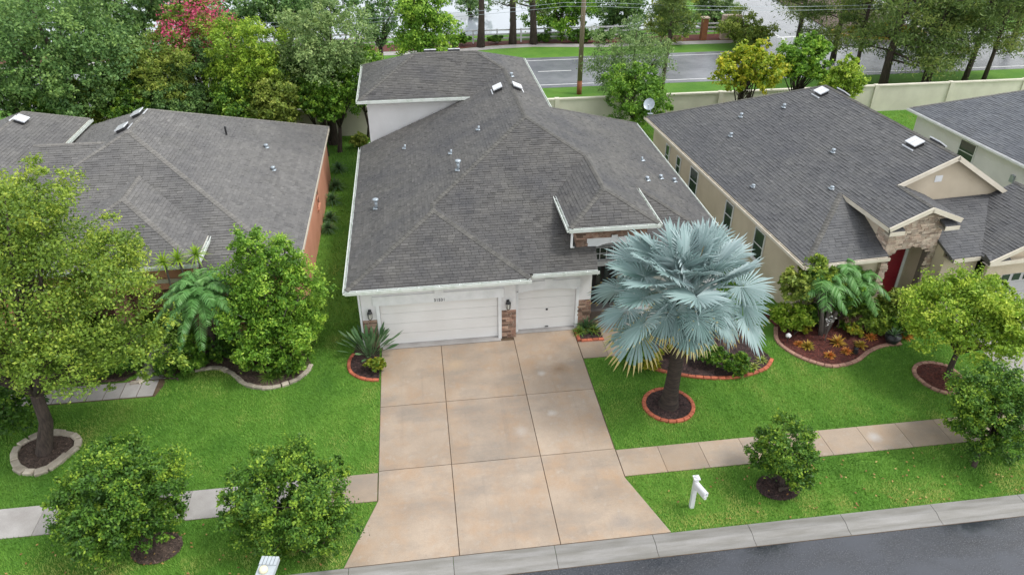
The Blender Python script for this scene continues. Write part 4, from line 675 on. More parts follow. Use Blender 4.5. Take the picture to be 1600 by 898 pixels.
sq = [(6.3, 26.22), (6.24, 25.3), (7.35, 25.25), (7.05, 26.25)]; bed([(6.3, 26.25), (6.3, 25.35), (7.3, 25.3), (7.3, 26.4), (6.9, 26.4)], 'mulch_dark', 400, 4)
T = edging([(6.27, 26.15), (6.25, 25.75), (6.25, 25.28)], False, .27, .14, .11, 'brick_red', 'brick_edging', 'short side of red edging beside the single garage door', 'brick', 4); edging([(6.33, 25.25), (6.8, 25.25), (7.32, 25.24)], False, .27, .14, .11, 'brick_red', 'brick_edging', 'front row of red edging at the path beside single garage', 'brick', 5)
f = gp((1212, 512), (1214, 532), (1232, 549), (1265, 565), (1300, 573), (1335, 566), (1358, 550), (1380, 541), (1408, 538)); rb = [tuple(p) for p in spline(f)] + [(20.3, 24.6), (19.2, 25.6), (15.9, 25.3), (14.9, 26.3)]
bed(rb, 'mulch_red', 260, 5); edging(f, False, .30, .17, .10, 'edging_rose', 'concrete_edging', 'wavy rose coloured edging round the red mulch bed of beige house', 'edging_block', 6)
f = gp((1429, 585), (1432, 572), (1450, 568), (1478, 573), (1500, 590), (1503, 610), (1480, 615), (1450, 604)); bed([tuple(p) for p in spline(f, True)], 'mulch_red', 420, 6); edging(f, True, .30, .16, .10, 'edging_rose', 'concrete_edging', 'teardrop ring of rose edging round the small tree on right lawn', 'edging_block', 7)
f = gp((24, 722), (28, 702), (55, 684), (90, 678), (118, 684), (121, 698), (100, 716), (70, 736), (38, 738)); bed([tuple(p) for p in spline(f, True)], 'mulch_brown', 420, 7); edging(f, True, .40, .27, .13, 'edging_stone', 'stone_edging', 'ring of pale edging stones round the street tree trunk', 'stone', 8, .18)
f = gp((306, 579), (338, 576), (362, 584), (384, 601), (412, 607), (448, 601), (474, 587), (487, 570)); lbd = [tuple(p) for p in spline(f)] + [(-5.4, 26.3), (-5.6, 27.8), (-10.2, 27.8), (-10.3, 25.2)]
bed(lbd, 'mulch_brown', 240, 8); edging(f, False, .34, .18, .11, 'edging_stone', 'stone_edging', 'wavy row of pale edging stones in front of orange house bed', 'stone', 9, .2)
f = gp((205, 600), (222, 597), (226, 588)); edging(f, False, .33, .17, .11, 'edging_stone', 'stone_edging', 'short row of pale edging stones beside the grey paver path', 'stone', 10, .2)
for c, rx, ry, m_, sd_ in (((11.1, 16.3), .72, .58, 'mulch_dark', 9), ((-8.75, 16.45), .75, .6, 'mulch_brown', 10), ((-3.95, 16.1), .6, .5, 'mulch_brown', 11)): bed(ring(c, rx, ry), m_, 500, sd_)
bed([(-17, 25.0), (-12.2, 25.0), (-11.9, 25.4), (-12.1, 27.3), (-17, 27.6)], 'mulch_brown', 150, 12)
# ------------------------------------------------------------------ lawn blades (uncountable)
def lawn(polys, dens, seed, name, h=.07, wd=.024, dry=.0, excl=()):
    Ps = []
    for k, p in enumerate(polys): Ps.append(scatter(p, dens, seed + k)[0])
    q = np.concatenate(Ps); r = np.random.default_rng(seed)
    for b_ in excl: q = q[~inside(q, b_)]
    n = len(q); a = r.random(n) * 6.283; ln = r.uniform(.35, 1.1, n); d = np.c_[np.cos(a) * ln, np.sin(a) * ln, np.ones(n)]; hh = h * r.uniform(.5, 1.35, n)[:, None]; s_ = np.c_[-np.sin(a), np.cos(a), np.zeros(n)]; P = np.c_[q, np.zeros(n)]
    w_ = wd * r.uniform(.6, 1.4, n)[:, None]; V = np.stack([P - s_ * w_ / 2, P + s_ * w_ / 2, P + d * hh], 1).reshape(-1, 3)
    t = .40 + .55 * (vnoise(q, .45, 4) - .5) + .40 * (vnoise(q, 1.9, 5) - .5) + .28 * np.clip(vnoise(q, .8, 15) - .68, 0, 1) * 3 + .10 * np.sign(np.sin(q[:, 0] * 5.5 + q[:, 1] * .4)) * .5 + r.normal(0, .10, n)
    if dry:
        e = np.clip(1 - np.abs(q[:, 1] - 15.4) / 1.3, 0, 1) * dry; t += e * (.25 + .55 * (vnoise(q, 1.7, 6) > .55))
    o = bpy.data.objects.new(name, npmesh(name, V, np.arange(3 * n).reshape(-1, 3), np.clip(t, 0, 1), ['grass_blade'])); link(o); return props(o, kind='stuff')
lawn([rect(-17, 18.74, -2.13, 28), [(6.2, 18.74), (30, 18.74), (24.5, 25), (20.3, 24.6), (13.6, 24.2), (8.45, 24.0), (6.2, 24.0)]], 760, 20, 'front_lawn_grass', excl=BEDS + [rect(-17, 23.8, -10.6, 25.1), rect(22.6, 14, 30, 26)])
lawn([[(-17, 14.98), (-3.12, 14.98), (-2.16, 17.44), (-17, 17.44)], [(7.06, 14.98), (22.5, 14.98), (22.5, 17.44), (6.22, 17.44)]], 760, 30, 'verge_grass', dry=.8, excl=BEDS)
lawn([rect(-5.7, 26.5, -2.8, 51.3), rect(-2.8, 48, 13, 51.3), rect(12.9, 26.5, 15.3, 51.3), rect(15, 44, 40, 51.3), rect(31, 36, 33, 51)], 120, 40, 'side_yard_grass', h=.09, wd=.045)
# fallen leaves and bare patches on the verge
q, r = scatter(rect(-13, 15.0, 22, 17.3), 3.2, 77); q = q[(q[:, 0] < -3.2) | (q[:, 0] > 7.2)]; n = len(q); a = r.random(n) * 6.283; t = np.c_[np.cos(a), np.sin(a), r.normal(0, .2, n)] * .05; s_ = np.c_[-np.sin(a), np.cos(a), r.normal(0, .2, n)] * .03; P = np.c_[q, np.full(n, .075)]
props(link(bpy.data.objects.new('fallen_leaves', npmesh('fallen_leaves', np.stack([P - t, P + s_, P + t, P - s_], 1).reshape(-1, 3), np.arange(4 * n).reshape(-1, 4), r.random(n), ['leaf_litter']))), kind='stuff')
# ------------------------------------------------------------------ plants
def unit(a): return a / (np.linalg.norm(a, axis=-1, keepdims=True) + 1e-9)
def rsph(r, n): return unit(r.normal(size=(n, 3)))
def leafquads(P, L, W, r, nb=None, up=.6):
    """rhombic leaves at P; nb = outward directions the blades tend to face"""
    n = len(P); N = unit(rsph(r, n) + np.array((0, 0, up)) + (0 if nb is None else nb * .5)); t = unit(np.cross(N, rsph(r, n))); s_ = np.cross(N, t); l_ = (L * r.uniform(.5, 1.5, n))[:, None]; w_ = (W * r.uniform(.7, 1.3, n))[:, None]
    return np.stack([P - t * l_ / 2, P + s_ * w_ / 2, P + t * l_ / 2 - N * l_ * .12, P - s_ * w_ / 2], 1).reshape(-1, 3)
def boughs(c, R, nb, r, fill=.55, low=-.5):
    c, R = np.array(c), np.array(R); i = np.arange(nb) + .5; ph = np.arccos(1 - (1 - low) * i / nb); th = math.pi * (1 + 5 ** .5) * i + r.random() * 6
    D = unit(np.c_[np.cos(th) * np.sin(ph), np.sin(th) * np.sin(ph), np.cos(ph)] + r.normal(0, .16, (nb, 3))); f = r.uniform(fill, 1.0, nb); k = nb // 4; f[r.permutation(nb)[:k]] *= .55
    return c + D * f[:, None] * R, r.uniform(.17, .46, nb), D
def crown(c, R, nb, nl, L, W, seed, tone=.45, spread=.16, clump=.16, low=-.5, flat=.75, fill=.55, size=1., young=.2):
    """boughs > sprays > leaves; sprays carry their own tone, the newest leaves sit at the spray tips"""
    r = np.random.default_rng(seed); nb = int(nb * 1.5); bc, br, D = boughs(c, R, nb, r, fill, low); br = br * .80; R = np.array(R); Rm = R.mean() * size; Ps = []; Ts = []; Ns = []
    for k in range(nb):
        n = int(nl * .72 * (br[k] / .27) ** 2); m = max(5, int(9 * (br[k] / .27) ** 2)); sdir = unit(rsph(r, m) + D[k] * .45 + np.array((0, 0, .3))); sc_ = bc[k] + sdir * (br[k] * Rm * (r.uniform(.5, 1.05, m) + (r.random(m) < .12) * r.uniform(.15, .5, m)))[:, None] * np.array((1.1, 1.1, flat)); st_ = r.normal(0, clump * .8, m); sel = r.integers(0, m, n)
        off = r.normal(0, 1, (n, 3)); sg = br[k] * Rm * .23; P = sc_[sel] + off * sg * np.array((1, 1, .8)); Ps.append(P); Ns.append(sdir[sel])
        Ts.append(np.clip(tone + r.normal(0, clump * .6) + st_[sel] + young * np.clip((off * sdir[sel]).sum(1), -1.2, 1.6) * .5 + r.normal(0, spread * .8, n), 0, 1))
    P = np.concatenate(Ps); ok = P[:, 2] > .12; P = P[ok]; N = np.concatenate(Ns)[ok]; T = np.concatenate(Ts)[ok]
    return leafquads(P, L, W, r, N), T, bc
def limbs(b, base, c, bc, r0, r, n=9, sway=.15, split=.45):
    base, c = np.array(base, float), np.array(c, float); H = c[2] - base[2]; fork = base + (c - base) * split + np.r_[r.normal(0, sway, 2), 0]
    b.tube([base - (0, 0, .12), base + (0, 0, .12), base + (fork - base) * .5 + np.r_[r.normal(0, sway * .4, 2), 0], fork], [r0 * 1.5, r0 * 1.12, r0 * .92, r0 * .8], 10)
    for k in r.permutation(len(bc))[:n]:
        e = bc[k]; m = fork + (e - fork) * .5 + np.r_[r.normal(0, .12, 2), .12 * H * .2]; b.tube([fork, m, e], [r0 * .55, r0 * .34, r0 * .08], 6)
def tree(name, base, c, R, nb, nl, L, W, seed, mat, label, cat='tree', group=None, bark='bark', r0=.15, tone=.45, extra=None, stems=1, limbn=9, lobes=5, ldown=.15, **kw):
    T = thing(name, (base[0], base[1], 0), label, cat, group); r = np.random.default_rng(seed + 1); R0 = np.array(R)
    if isinstance(lobes, int):                                   # a core and a few uneven lobes break the outline
        off = unit(rsph(r, lobes) + np.array((0, 0, ldown))); ls = [(np.array(c), R0 * .84, .62)] + [(np.array(c) + off[k] * R0 * r.uniform(.58, .78), R0 * r.uniform(.3, .46), .62 / lobes) for k in range(lobes)]
    else: ls = [(np.array(q[0]), np.array(q[1]), q[2]) for q in lobes]
    parts = [crown(lc, lr, max(6, int(nb * f)), nl * (lr.mean() / R0.mean()) ** 1.0 * (1.15 if k else 1), L, W, seed + 13 * k, tone + (r.normal(0, .06) if k else 0), **kw) for k, (lc, lr, f) in enumerate(ls)]
    V = np.concatenate([p[0] for p in parts]); t = np.concatenate([p[1] for p in parts]); bc = np.concatenate([p[2] for p in parts])
    b = B()
    for k in range(stems): limbs(b, (base[0] + (r.normal(0, .25) if stems > 1 else 0), base[1] + (r.normal(0, .25) if stems > 1 else 0), 0), np.array(c) + (r.normal(0, .3, 3) if stems > 1 else 0), bc, r0, r, limbn)
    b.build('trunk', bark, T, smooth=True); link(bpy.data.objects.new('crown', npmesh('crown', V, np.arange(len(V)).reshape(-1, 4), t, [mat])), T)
    if extra:
        em, frac, eL, en = extra; rr = np.random.default_rng(seed + 2); sel = bc[rr.random(len(bc)) < frac]; P = []
        for q in sel: d = unit(rsph(rr, en) + np.array((0, -.4, .6))); P.append(q + d * np.mean(R) * .42 * rr.uniform(.75, 1.1, (en, 1)))
        if P: P = np.concatenate(P); V = leafquads(P, eL, eL * .7, rr); link(bpy.data.objects.new('flowers', npmesh('flowers', V, np.arange(len(V)).reshape(-1, 4), rr.random(len(P)), [em])), T)
    return T
def pxtree(name, u, v, hw, hh, y, label, mat, base=None, nb=40, nl=260, L=.3, W=.17, seed=1, dens=1.35, **kw):
    L, W = L * .68, W * .72
    """crown seen at pixel (u,v), hw x hh pixels, standing at depth y"""
    c = at(u, v, y=y); d = (c - CAM) @ _f; k = d / CAM_F; R = (hw * k, min(hw * k, hh * k * 1.1), hh * k); base = (c[0], y) if base is None else base
    c[2] = max(c[2], R[2] * .75); return tree(name, base, c, R, nb, int(nl * dens), L, W, seed, mat, label, **kw)
# foreground trees
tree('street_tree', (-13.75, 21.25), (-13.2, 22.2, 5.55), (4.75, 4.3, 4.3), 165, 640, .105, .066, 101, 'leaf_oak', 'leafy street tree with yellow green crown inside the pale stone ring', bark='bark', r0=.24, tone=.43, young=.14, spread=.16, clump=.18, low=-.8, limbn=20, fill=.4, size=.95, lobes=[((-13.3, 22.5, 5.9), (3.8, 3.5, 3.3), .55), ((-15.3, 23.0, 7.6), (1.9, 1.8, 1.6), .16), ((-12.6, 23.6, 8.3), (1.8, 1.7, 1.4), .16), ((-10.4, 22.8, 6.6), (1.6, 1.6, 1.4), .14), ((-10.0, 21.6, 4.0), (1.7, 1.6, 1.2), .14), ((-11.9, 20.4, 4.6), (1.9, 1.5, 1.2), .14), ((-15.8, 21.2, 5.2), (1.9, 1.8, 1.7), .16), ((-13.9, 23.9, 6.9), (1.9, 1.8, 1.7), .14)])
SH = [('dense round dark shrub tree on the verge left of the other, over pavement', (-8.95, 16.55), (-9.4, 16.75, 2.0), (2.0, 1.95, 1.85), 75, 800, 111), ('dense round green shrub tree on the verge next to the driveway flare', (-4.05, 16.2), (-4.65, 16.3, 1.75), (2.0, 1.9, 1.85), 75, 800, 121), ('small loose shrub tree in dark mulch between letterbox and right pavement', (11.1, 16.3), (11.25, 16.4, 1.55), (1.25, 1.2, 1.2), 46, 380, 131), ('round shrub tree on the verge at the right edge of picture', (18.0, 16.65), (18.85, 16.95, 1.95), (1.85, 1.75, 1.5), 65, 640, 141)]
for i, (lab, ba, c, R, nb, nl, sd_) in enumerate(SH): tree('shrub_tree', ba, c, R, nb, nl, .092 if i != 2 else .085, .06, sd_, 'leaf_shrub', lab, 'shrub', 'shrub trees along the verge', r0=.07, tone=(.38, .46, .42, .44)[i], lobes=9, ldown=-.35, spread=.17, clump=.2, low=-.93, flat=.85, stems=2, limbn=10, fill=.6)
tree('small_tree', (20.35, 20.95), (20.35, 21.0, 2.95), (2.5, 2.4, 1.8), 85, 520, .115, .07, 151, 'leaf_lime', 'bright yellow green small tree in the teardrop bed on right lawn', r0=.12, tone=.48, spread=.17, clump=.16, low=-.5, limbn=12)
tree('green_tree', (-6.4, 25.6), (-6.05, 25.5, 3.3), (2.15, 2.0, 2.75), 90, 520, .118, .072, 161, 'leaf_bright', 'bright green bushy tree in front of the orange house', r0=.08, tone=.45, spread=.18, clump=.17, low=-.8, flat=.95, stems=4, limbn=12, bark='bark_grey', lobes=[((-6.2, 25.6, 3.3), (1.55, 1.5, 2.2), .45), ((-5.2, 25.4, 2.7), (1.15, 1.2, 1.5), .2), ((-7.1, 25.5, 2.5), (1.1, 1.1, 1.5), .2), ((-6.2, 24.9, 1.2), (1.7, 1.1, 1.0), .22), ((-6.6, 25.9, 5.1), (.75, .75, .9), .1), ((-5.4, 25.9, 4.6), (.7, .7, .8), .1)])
# background trees by picture place and depth
BG = [('oak_tree', 95, 75, 135, 118, 49, 'big dark green oak filling the upper left corner', 'leaf_oak_dark', dict(nb=90, nl=420, L=.30, W=.17, r0=.4, tone=.45)),
 ('oak_tree', 190, 20, 75, 70, 55, 'dark green oak top behind the big corner oak', 'leaf_oak_dark', dict(nb=50, nl=300, L=.32, W=.18, r0=.3)),
 ('lime_tree', 262, 118, 52, 68, 49.5, 'small yellow green tree right of the big dark oak', 'leaf_olive', dict(nb=45, nl=260, L=.26, W=.12, r0=.15, tone=.5)),
 ('flowering_tree', 302, 62, 58, 70, 52.5, 'tree with pink red blossom behind the yellow green trees', 'leaf_oak', dict(nb=45, nl=240, L=.26, W=.14, r0=.15, extra=('petal_pink', .26, .16, 170))),
 ('weeping_tree', 384, 92, 58, 92, 49, 'tall yellow green weeping tree beside the pink blossom', 'leaf_lime', dict(nb=60, nl=320, L=.30, W=.10, r0=.2, tone=.40)),
 ('green_tree', 505, 75, 78, 82, 50, 'large grey green tree behind the white house back corner', 'leaf_grey', dict(nb=70, nl=330, L=.27, W=.14, r0=.25, tone=.5)),
 ('green_tree', 520, 150, 48, 52, 48.5, 'lower bright green tree at the end of grass strip', 'leaf_bright', dict(nb=45, nl=280, L=.24, W=.14, r0=.15, tone=.38, low=-.8)),
 ('green_tree', 425, 150, 42, 48, 47.5, 'lower olive tree right behind the orange house roof', 'leaf_olive', dict(nb=40, nl=240, L=.24, W=.14, r0=.12, tone=.38, low=-.8)),
 ('dark_tree', 352, 30, 60, 55, 62, 'dark green tree far behind the pink blossom', 'leaf_oak_dark', dict(nb=40, nl=220, L=.34, W=.19, r0=.25)),
 ('dark_tree', 590, 22, 46, 52, 66, 'dark hanging tree with sky pale water gaps beside the vine', 'leaf_oak_dark', dict(nb=45, nl=130, L=.32, W=.16, r0=.25, tone=.3, low=-.9)),
 ('vine_tree', 662, 45, 50, 78, 55, 'tree stump smothered in bright green vine behind roof ridge', 'leaf_bright', dict(nb=60, nl=300, L=.27, W=.17, r0=.3, tone=.5, low=-.9, clump=.24)),
 ('garden_tree', 985, 92, 72, 66, 53.2, 'leafy grey green tree rising over the cream boundary wall', 'leaf_grey', dict(nb=60, nl=230, L=.24, W=.10, r0=.16, tone=.42)),
 ('garden_shrub', 992, 150, 54, 48, 49.2, 'dark leafy shrub in front of the cream boundary wall', 'leaf_bright', dict(nb=45, nl=260, L=.26, W=.13, r0=.08, tone=.32, low=-.9, stems=3)),
 ('golden_shrub', 1170, 108, 58, 42, 47.5, 'yellow and orange leafed shrub behind the beige house roof', 'leaf_gold', dict(nb=60, nl=240, L=.30, W=.19, r0=.1, tone=.45, spread=.22, low=-.8, stems=3)),
 ('garden_shrub', 1255, 96, 42, 44, 48, 'glossy green shrub right of the golden one behind beige roof', 'leaf_bright', dict(nb=50, nl=240, L=.30, W=.18, r0=.1, tone=.45, low=-.8, stems=3)),
 ('garden_shrub', 1316, 128, 34, 42, 46.5, 'lime green shrub touching the peak of the beige roof', 'leaf_lime', dict(nb=45, nl=220, L=.24, W=.12, r0=.08, tone=.5, low=-.8, stems=3)),
 ('verge_shrub', 1165, 52, 46, 32, 71.5, 'olive round shrub on the far side of the main road', 'leaf_olive', dict(nb=45, nl=220, L=.30, W=.15, r0=.1, tone=.4, low=-.8, stems=3)),
 ('far_tree', 880, 22, 62, 40, 77, 'broad green tree by the white fence behind utility pole', 'leaf_bright', dict(nb=50, nl=260, L=.36, W=.2, r0=.22, tone=.36)),
 ('far_tree', 965, 22, 50, 42, 79, 'dark green tree behind the white fence right of pole', 'leaf_oak_dark', dict(nb=50, nl=240, L=.36, W=.2, r0=.22, tone=.4)),
 ('far_tree', 1050, 22, 42, 48, 73.5, 'yellow green tree beyond the road near the stone monument', 'leaf_olive', dict(nb=50, nl=220, L=.33, W=.16, r0=.2, tone=.55)),
 ('far_tree', 1115, 12, 45, 32, 80, 'soft green tree behind the stone monument', 'leaf_grey', dict(nb=40, nl=200, L=.36, W=.2, r0=.2, tone=.4)),
 ('far_tree', 505, -5, 60, 40, 74, 'dark tree top at the upper edge left of the vine', 'leaf_oak_dark', dict(nb=40, nl=220, L=.36, W=.2, r0=.25, tone=.35)),
 ('far_tree', 60, 0, 130, 60, 66, 'far dark tree behind the corner oak at the top edge', 'leaf_oak_dark', dict(nb=50, nl=260, L=.4, W=.22, r0=.3, tone=.4))]
for i, (nm, u, v, hw, hh, y, lab, mat, kw) in enumerate(BG): pxtree(nm, u, v, hw * 1.06, hh * 1.04, y, lab, mat, seed=300 + 7 * i, **dict(dict(low=-.95), **kw))
for i in range(9):
    u = 15 + i * 60; pxtree('understory_shrub', u, 158 + (8 if i % 2 else 0), 44, 40, 47.6 + (i % 3) * .5, ('leafy shrub %s behind the orange house' % ('farthest left', 'second from left', 'third from left', 'fourth from left', 'fifth from left', 'sixth from left', 'seventh from left', 'eighth from left', 'at the end of grass strip')[i]), ('leaf_oak_dark', 'leaf_shrub', 'leaf_olive', 'leaf_shrub', 'leaf_oak_dark')[i % 5], nb=34, nl=200, L=.24, W=.14, seed=1200 + i, r0=.08, low=-.95, stems=2, group='shrubs behind the orange house', cat='shrub', limbn=6)
for i in range(7):
    u = 190 + i * 62; pxtree('garden_tree', u, 122 + (10 if i % 2 else 0), 50, 58, 50.4, '%s small dense tree before the boundary wall, behind the orange house' % ('leftmost', 'second', 'third', 'fourth', 'fifth', 'sixth', 'rightmost')[i], ('leaf_shrub', 'leaf_olive', 'leaf_oak_dark', 'leaf_bright', 'leaf_oak_dark', 'leaf_shrub', 'leaf_bright')[i], nb=36, nl=190, L=.26, W=.15, seed=1400 + i, r0=.1, low=-.95, stems=2, group='small trees before the boundary wall', limbn=6, tone=.4)
for i, (u, v, hw, hh, y, lab) in enumerate(((440, 12, 60, 45, 64, 'dark tree top above the yellow green weeping tree'), (265, 5, 50, 45, 66, 'dark tree top above the pink blossom'), (735, -8, 40, 40, 88, 'hanging tree top over the pond right of vine'))): pxtree('far_tree', u, v, hw, hh, y, lab, 'leaf_oak_dark', nb=40, nl=200 if i < 2 else 90, L=.36, W=.19, seed=1300 + i, r0=.25, low=-.95, tone=.35)
# pines: tall trunk, level sprays of needles
def pine(base, top, r0, seed, label, zlow=3.5, spreadr=2.8, n=26, mat='leaf_pine', group='pine trees', name='pine_tree', nl=230, lean=(0, 0)):
    r = np.random.default_rng(seed); T = thing(name, (base[0], base[1], 0), label, 'tree', group); b = B(); zs = np.linspace(0, top, 8); ax = lambda z: np.array((base[0] + lean[0] * z + .12 * math.sin(z * .5 + seed), base[1] + lean[1] * z + .1 * math.cos(z * .4 + seed), z))
    b.tube([ax(z) - (0, 0, .15 if z == 0 else 0) for z in zs], [r0 * (1.2 if z == 0 else 1 - .72 * z / top) for z in zs], 9); P = []; Dn = []; tn = []
    for k in range(n):
        z = zlow + (top - zlow) * (k + r.random()) / n; a = r.random() * 6.283; l_ = spreadr * (1.05 - .55 * (z - zlow) / (top - zlow)) * r.uniform(.55, 1.15); o = ax(z); e = o + np.array((math.cos(a) * l_, math.sin(a) * l_, r.uniform(-.15, .35) * l_)); b.tube([o, (o + e) / 2 + (0, 0, -.06 * l_), e], [r0 * .28, r0 * .18, .02], 5)
        m = int(nl * (l_ / 2.2)); t = np.sqrt(r.uniform(.18, 1.12, m))[:, None]; q = o + (e - o) * t + r.normal(0, 1, (m, 3)) * np.array((.34, .34, .20)) * (l_ / 2.4 + .35); P.append(q); tn.append(np.clip(.42 + r.normal(0, .15) + r.normal(0, .18, m), 0, 1))
    b.build('trunk', 'bark', T, smooth=True); P = np.concatenate(P); V = leafquads(P, .34, .085, r, up=.35); link(bpy.data.objects.new('crown', npmesh('crown', V, np.arange(len(V)).reshape(-1, 4), np.concatenate(tn), [mat])), T)
for i, (u, v, h, r0, lab, zl_, sr, ln) in enumerate(((1378, 137, 17, .42, 'thickest pine trunk in the row behind the boundary wall', 2.6, 4.3, .03), (1442, 136, 13, .2, 'left slim pine of a close pair behind the boundary wall', 2.2, 2.2, .0), (1450, 134, 14, .22, 'right slim pine of a close pair behind the boundary wall', 2.2, 2.8, .03), (1505, 131, 17, .28, 'pine in the row left of the rightmost one behind wall', 2.9, 3.6, .03), (1533, 130, 16, .22, 'rightmost leaning pine in the row behind the boundary wall', 2.8, 3.4, .05), (1333, 122, 15, .22, 'slim pine beside the lime shrub behind beige roof', 2.8, 2.8, .0), (1300, 96, 16, .32, 'pine across the road in front of the yellow kerb', 2.6, 3.6, .03), (1246, 72, 16, .3, 'pine by the stop line of the side street', 3.0, 4.2, .0), (1035, 146, 11, .22, 'slender dark trunked pine beside the grey green garden tree', 5.5, 1.8, .0), (1420, 60, 16, .3, 'far pine standing on the traffic island', 1.6, 4.2, 0), (1490, 62, 15, .3, 'far pine beyond the road in upper right', 1.4, 4.2, 0), (1580, 66, 15, .3, 'far pine beyond the road at the right edge', 1.4, 4.4, 0))):
    g_ = G(u, v); pine(g_[:2], h, r0 * .78, 500 + i, lab, zl_ * .85, sr, 44 if sr < 4 else 54, lean=(ln, 0))
for i, (u, v, lab, zl_) in enumerate(((752, 74, 'leftmost roadside tree trunk in front of the white fence', 5.4), (800, 69, 'second roadside tree from left in front of white fence', 3.2), (832, 69, 'third roadside tree from left in front of white fence', 2.8))):
    g_ = G(u, v); pine(g_[:2], 13, .36, 540 + i, lab, zl_, 2.9, 18, 'leaf_grey' if i == 0 else 'leaf_pine', 'roadside trees at the white fence', 'roadside_tree', nl=120)
for i in range(6):                                                      # clipped hedge and low shrubs in the red mulch
    u = (905, 945, 985, 775, 850, 722)[i]; g_ = G(u, (68, 68, 68, 69, 66, 72)[i]); k = (1.7, 1.7, 1.7, .85, .8, 1.1)[i]; z = (.75, .75, .75, .45, .4, .7)[i]
    tree('hedge_shrub', g_[:2], (g_[0], g_[1], z), (k, .6, z * .8), 18, 180, .2, .13, 560 + i, 'leaf_shrub' if i < 5 else 'leaf_bright', ('clipped hedge directly right of the utility pole', 'clipped hedge second from the utility pole', 'clipped hedge farthest right of the utility pole', 'small clipped shrub between the first two roadside trees', 'small clipped shrub right of the third roadside tree', 'bright green shrub left of the first roadside tree')[i], 'shrub', 'shrubs in the roadside mulch', r0=.03, low=-.9, limbn=3, tone=.3)
for i in range(7): u = 1330 + i * 16; g_ = at(u, 56 + (i % 2) * 2, z=.12); tree('island_plant', g_[:2], (g_[0], g_[1], .7), (.7, .6, .55), 12, 60, .22, .15, 580 + i, 'leaf_croton', ('leftmost', 'second from left', 'third from left', 'middle', 'third from right', 'second from right', 'rightmost')[i] + ' red and yellow bedding shrub on the traffic island', 'shrub', 'bedding shrubs on the island', r0=.03, low=-.9, limbn=3, tone=.5 + .08 * (i % 3))
# ------------------------------------------------------------------ palms and strap leaved plants
class Strip:
    def __init__(s): s.V = []; s.Q = []; s.T = []; s.MI = []; s.n = 0
    def add(s, path, side, width, t, mi=0, tipmi=None, tipfrac=1.):
        """ribbon along path; width per point"""
        path, side, width = np.asarray(path), np.asarray(side), np.asarray(width)[:, None]; k = len(path); V = np.empty((2 * k, 3)); V[0::2] = path - side * width / 2; V[1::2] = path + side * width / 2; s.V.append(V)
        for i in range(k - 1): s.Q.append((s.n + 2 * i, s.n + 2 * i + 1, s.n + 2 * i + 3, s.n + 2 * i + 2)); s.T.append(t); s.MI.append(tipmi if tipmi is not None and i / (k - 1) >= tipfrac else mi)
        s.n += 2 * k
    def build(s, name, mats, parent, **kw): return props(link(bpy.data.objects.new(name, npmesh(name, np.concatenate(s.V), s.Q, np.clip(s.T, 0, 1), mats, midx=s.MI)), parent), **kw)
def arc(o, d, L, droop, n=6):
    """curve from o along d, sagging by droop*L at its end"""
    t = np.linspace(0, 1, n)[:, None]; return o + d * L * t - np.array((0, 0, 1.)) * droop * L * t ** 2
# silver fan palm
SP = thing('silver_fan_palm', (PB[0], PB[1], 0), 'big silver blue fan palm in the ring of red bricks', 'palm tree'); r = np.random.default_rng(61); HT = np.array((PB[0] + .12, PB[1] + .05, 5.15))
zs = np.linspace(0, 4.3, 52); b = B(); b.tube([(PB[0] + .12 * z / 4.2, PB[1], z - (.1 if z == 0 else 0)) for z in zs], [(.245 + .16 * math.exp(-z * 2.0)) * (1 + .045 * (i % 2)) for i, z in enumerate(zs)], 18); b.build('trunk', 'palm_bark', SP, smooth=True)
b = B()
for k in range(46): a = k * 2.399; z = 3.3 + .026 * k; rr_ = .27 + .05 * r.random(); p = np.array((PB[0] + .1 + rr_ * math.cos(a), PB[1] + rr_ * math.sin(a), z)); d = np.array((math.cos(a) * .55, math.sin(a) * .55, .8)); b.tube([p - d * .12, p + d * .14, p + d * .3], [.07, .055, .02], 5)
b.build('leaf_base', 'palm_boot', SP, kind='stuff')
def fan(parent, hub, axis, Rf, tone, old, seed, nseg=36, span=2.5, roll=0.):
    """costapalmate leaf: V-folded fingers joined to 60 % of their length, halves folding down as the leaf ages"""
    r = np.random.default_rng(seed); axis = unit(axis); z = np.array((0, 0, 1.)); sd_ = unit(np.cross(axis, z)); N = unit(np.cross(sd_, axis)); sd_, N = sd_ * math.cos(roll) + N * math.sin(roll), N * math.cos(roll) - sd_ * math.sin(roll); S = Strip(); fold = .30 - .75 * old
    for k in range(nseg):
        a = (k / (nseg - 1) * 2 - 1) * span + r.normal(0, .02); d = unit(axis * math.cos(a) + sd_ * math.sin(a)); L = Rf * (1 - .30 * (abs(a) / span) ** 1.6) * r.uniform(.9, 1.05); wj = 2 * L * .66 * math.tan(span / nseg) * .55; cup = fold * abs(math.sin(a * .6)) + .06; dr_ = .05 + .30 * r.random() ** 2 + .3 * old
        t = np.array((.03, .3, .62, .78, .9, 1.)); h0 = hub + axis * (.28 * Rf * max(0, math.cos(a)) * .5); path = h0 + d * (L * t)[:, None] + N * (cup * L * (t * (1 - .35 * t)))[:, None] - z * (dr_ * L * np.clip(t - .5, 0, 1) ** 1.7 * 2)[:, None] + unit(np.cross(d, N)) * (r.normal(0, .03) * L * np.clip(t - .55, 0, 1) * 2)[:, None]
        w_ = np.array((.14, .85, 1.5, 1.15, .66, .06)) * wj * 1.5; tn = tone + r.normal(0, .06); cr = unit(np.cross(d, N)); tip = 1 if r.random() < min(.95, 1.5 * old) else None
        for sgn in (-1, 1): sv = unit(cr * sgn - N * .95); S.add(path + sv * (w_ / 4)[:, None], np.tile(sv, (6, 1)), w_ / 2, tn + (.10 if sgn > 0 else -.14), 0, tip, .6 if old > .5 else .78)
    return S.build('frond', ['palm_silver', 'palm_tip'], parent)
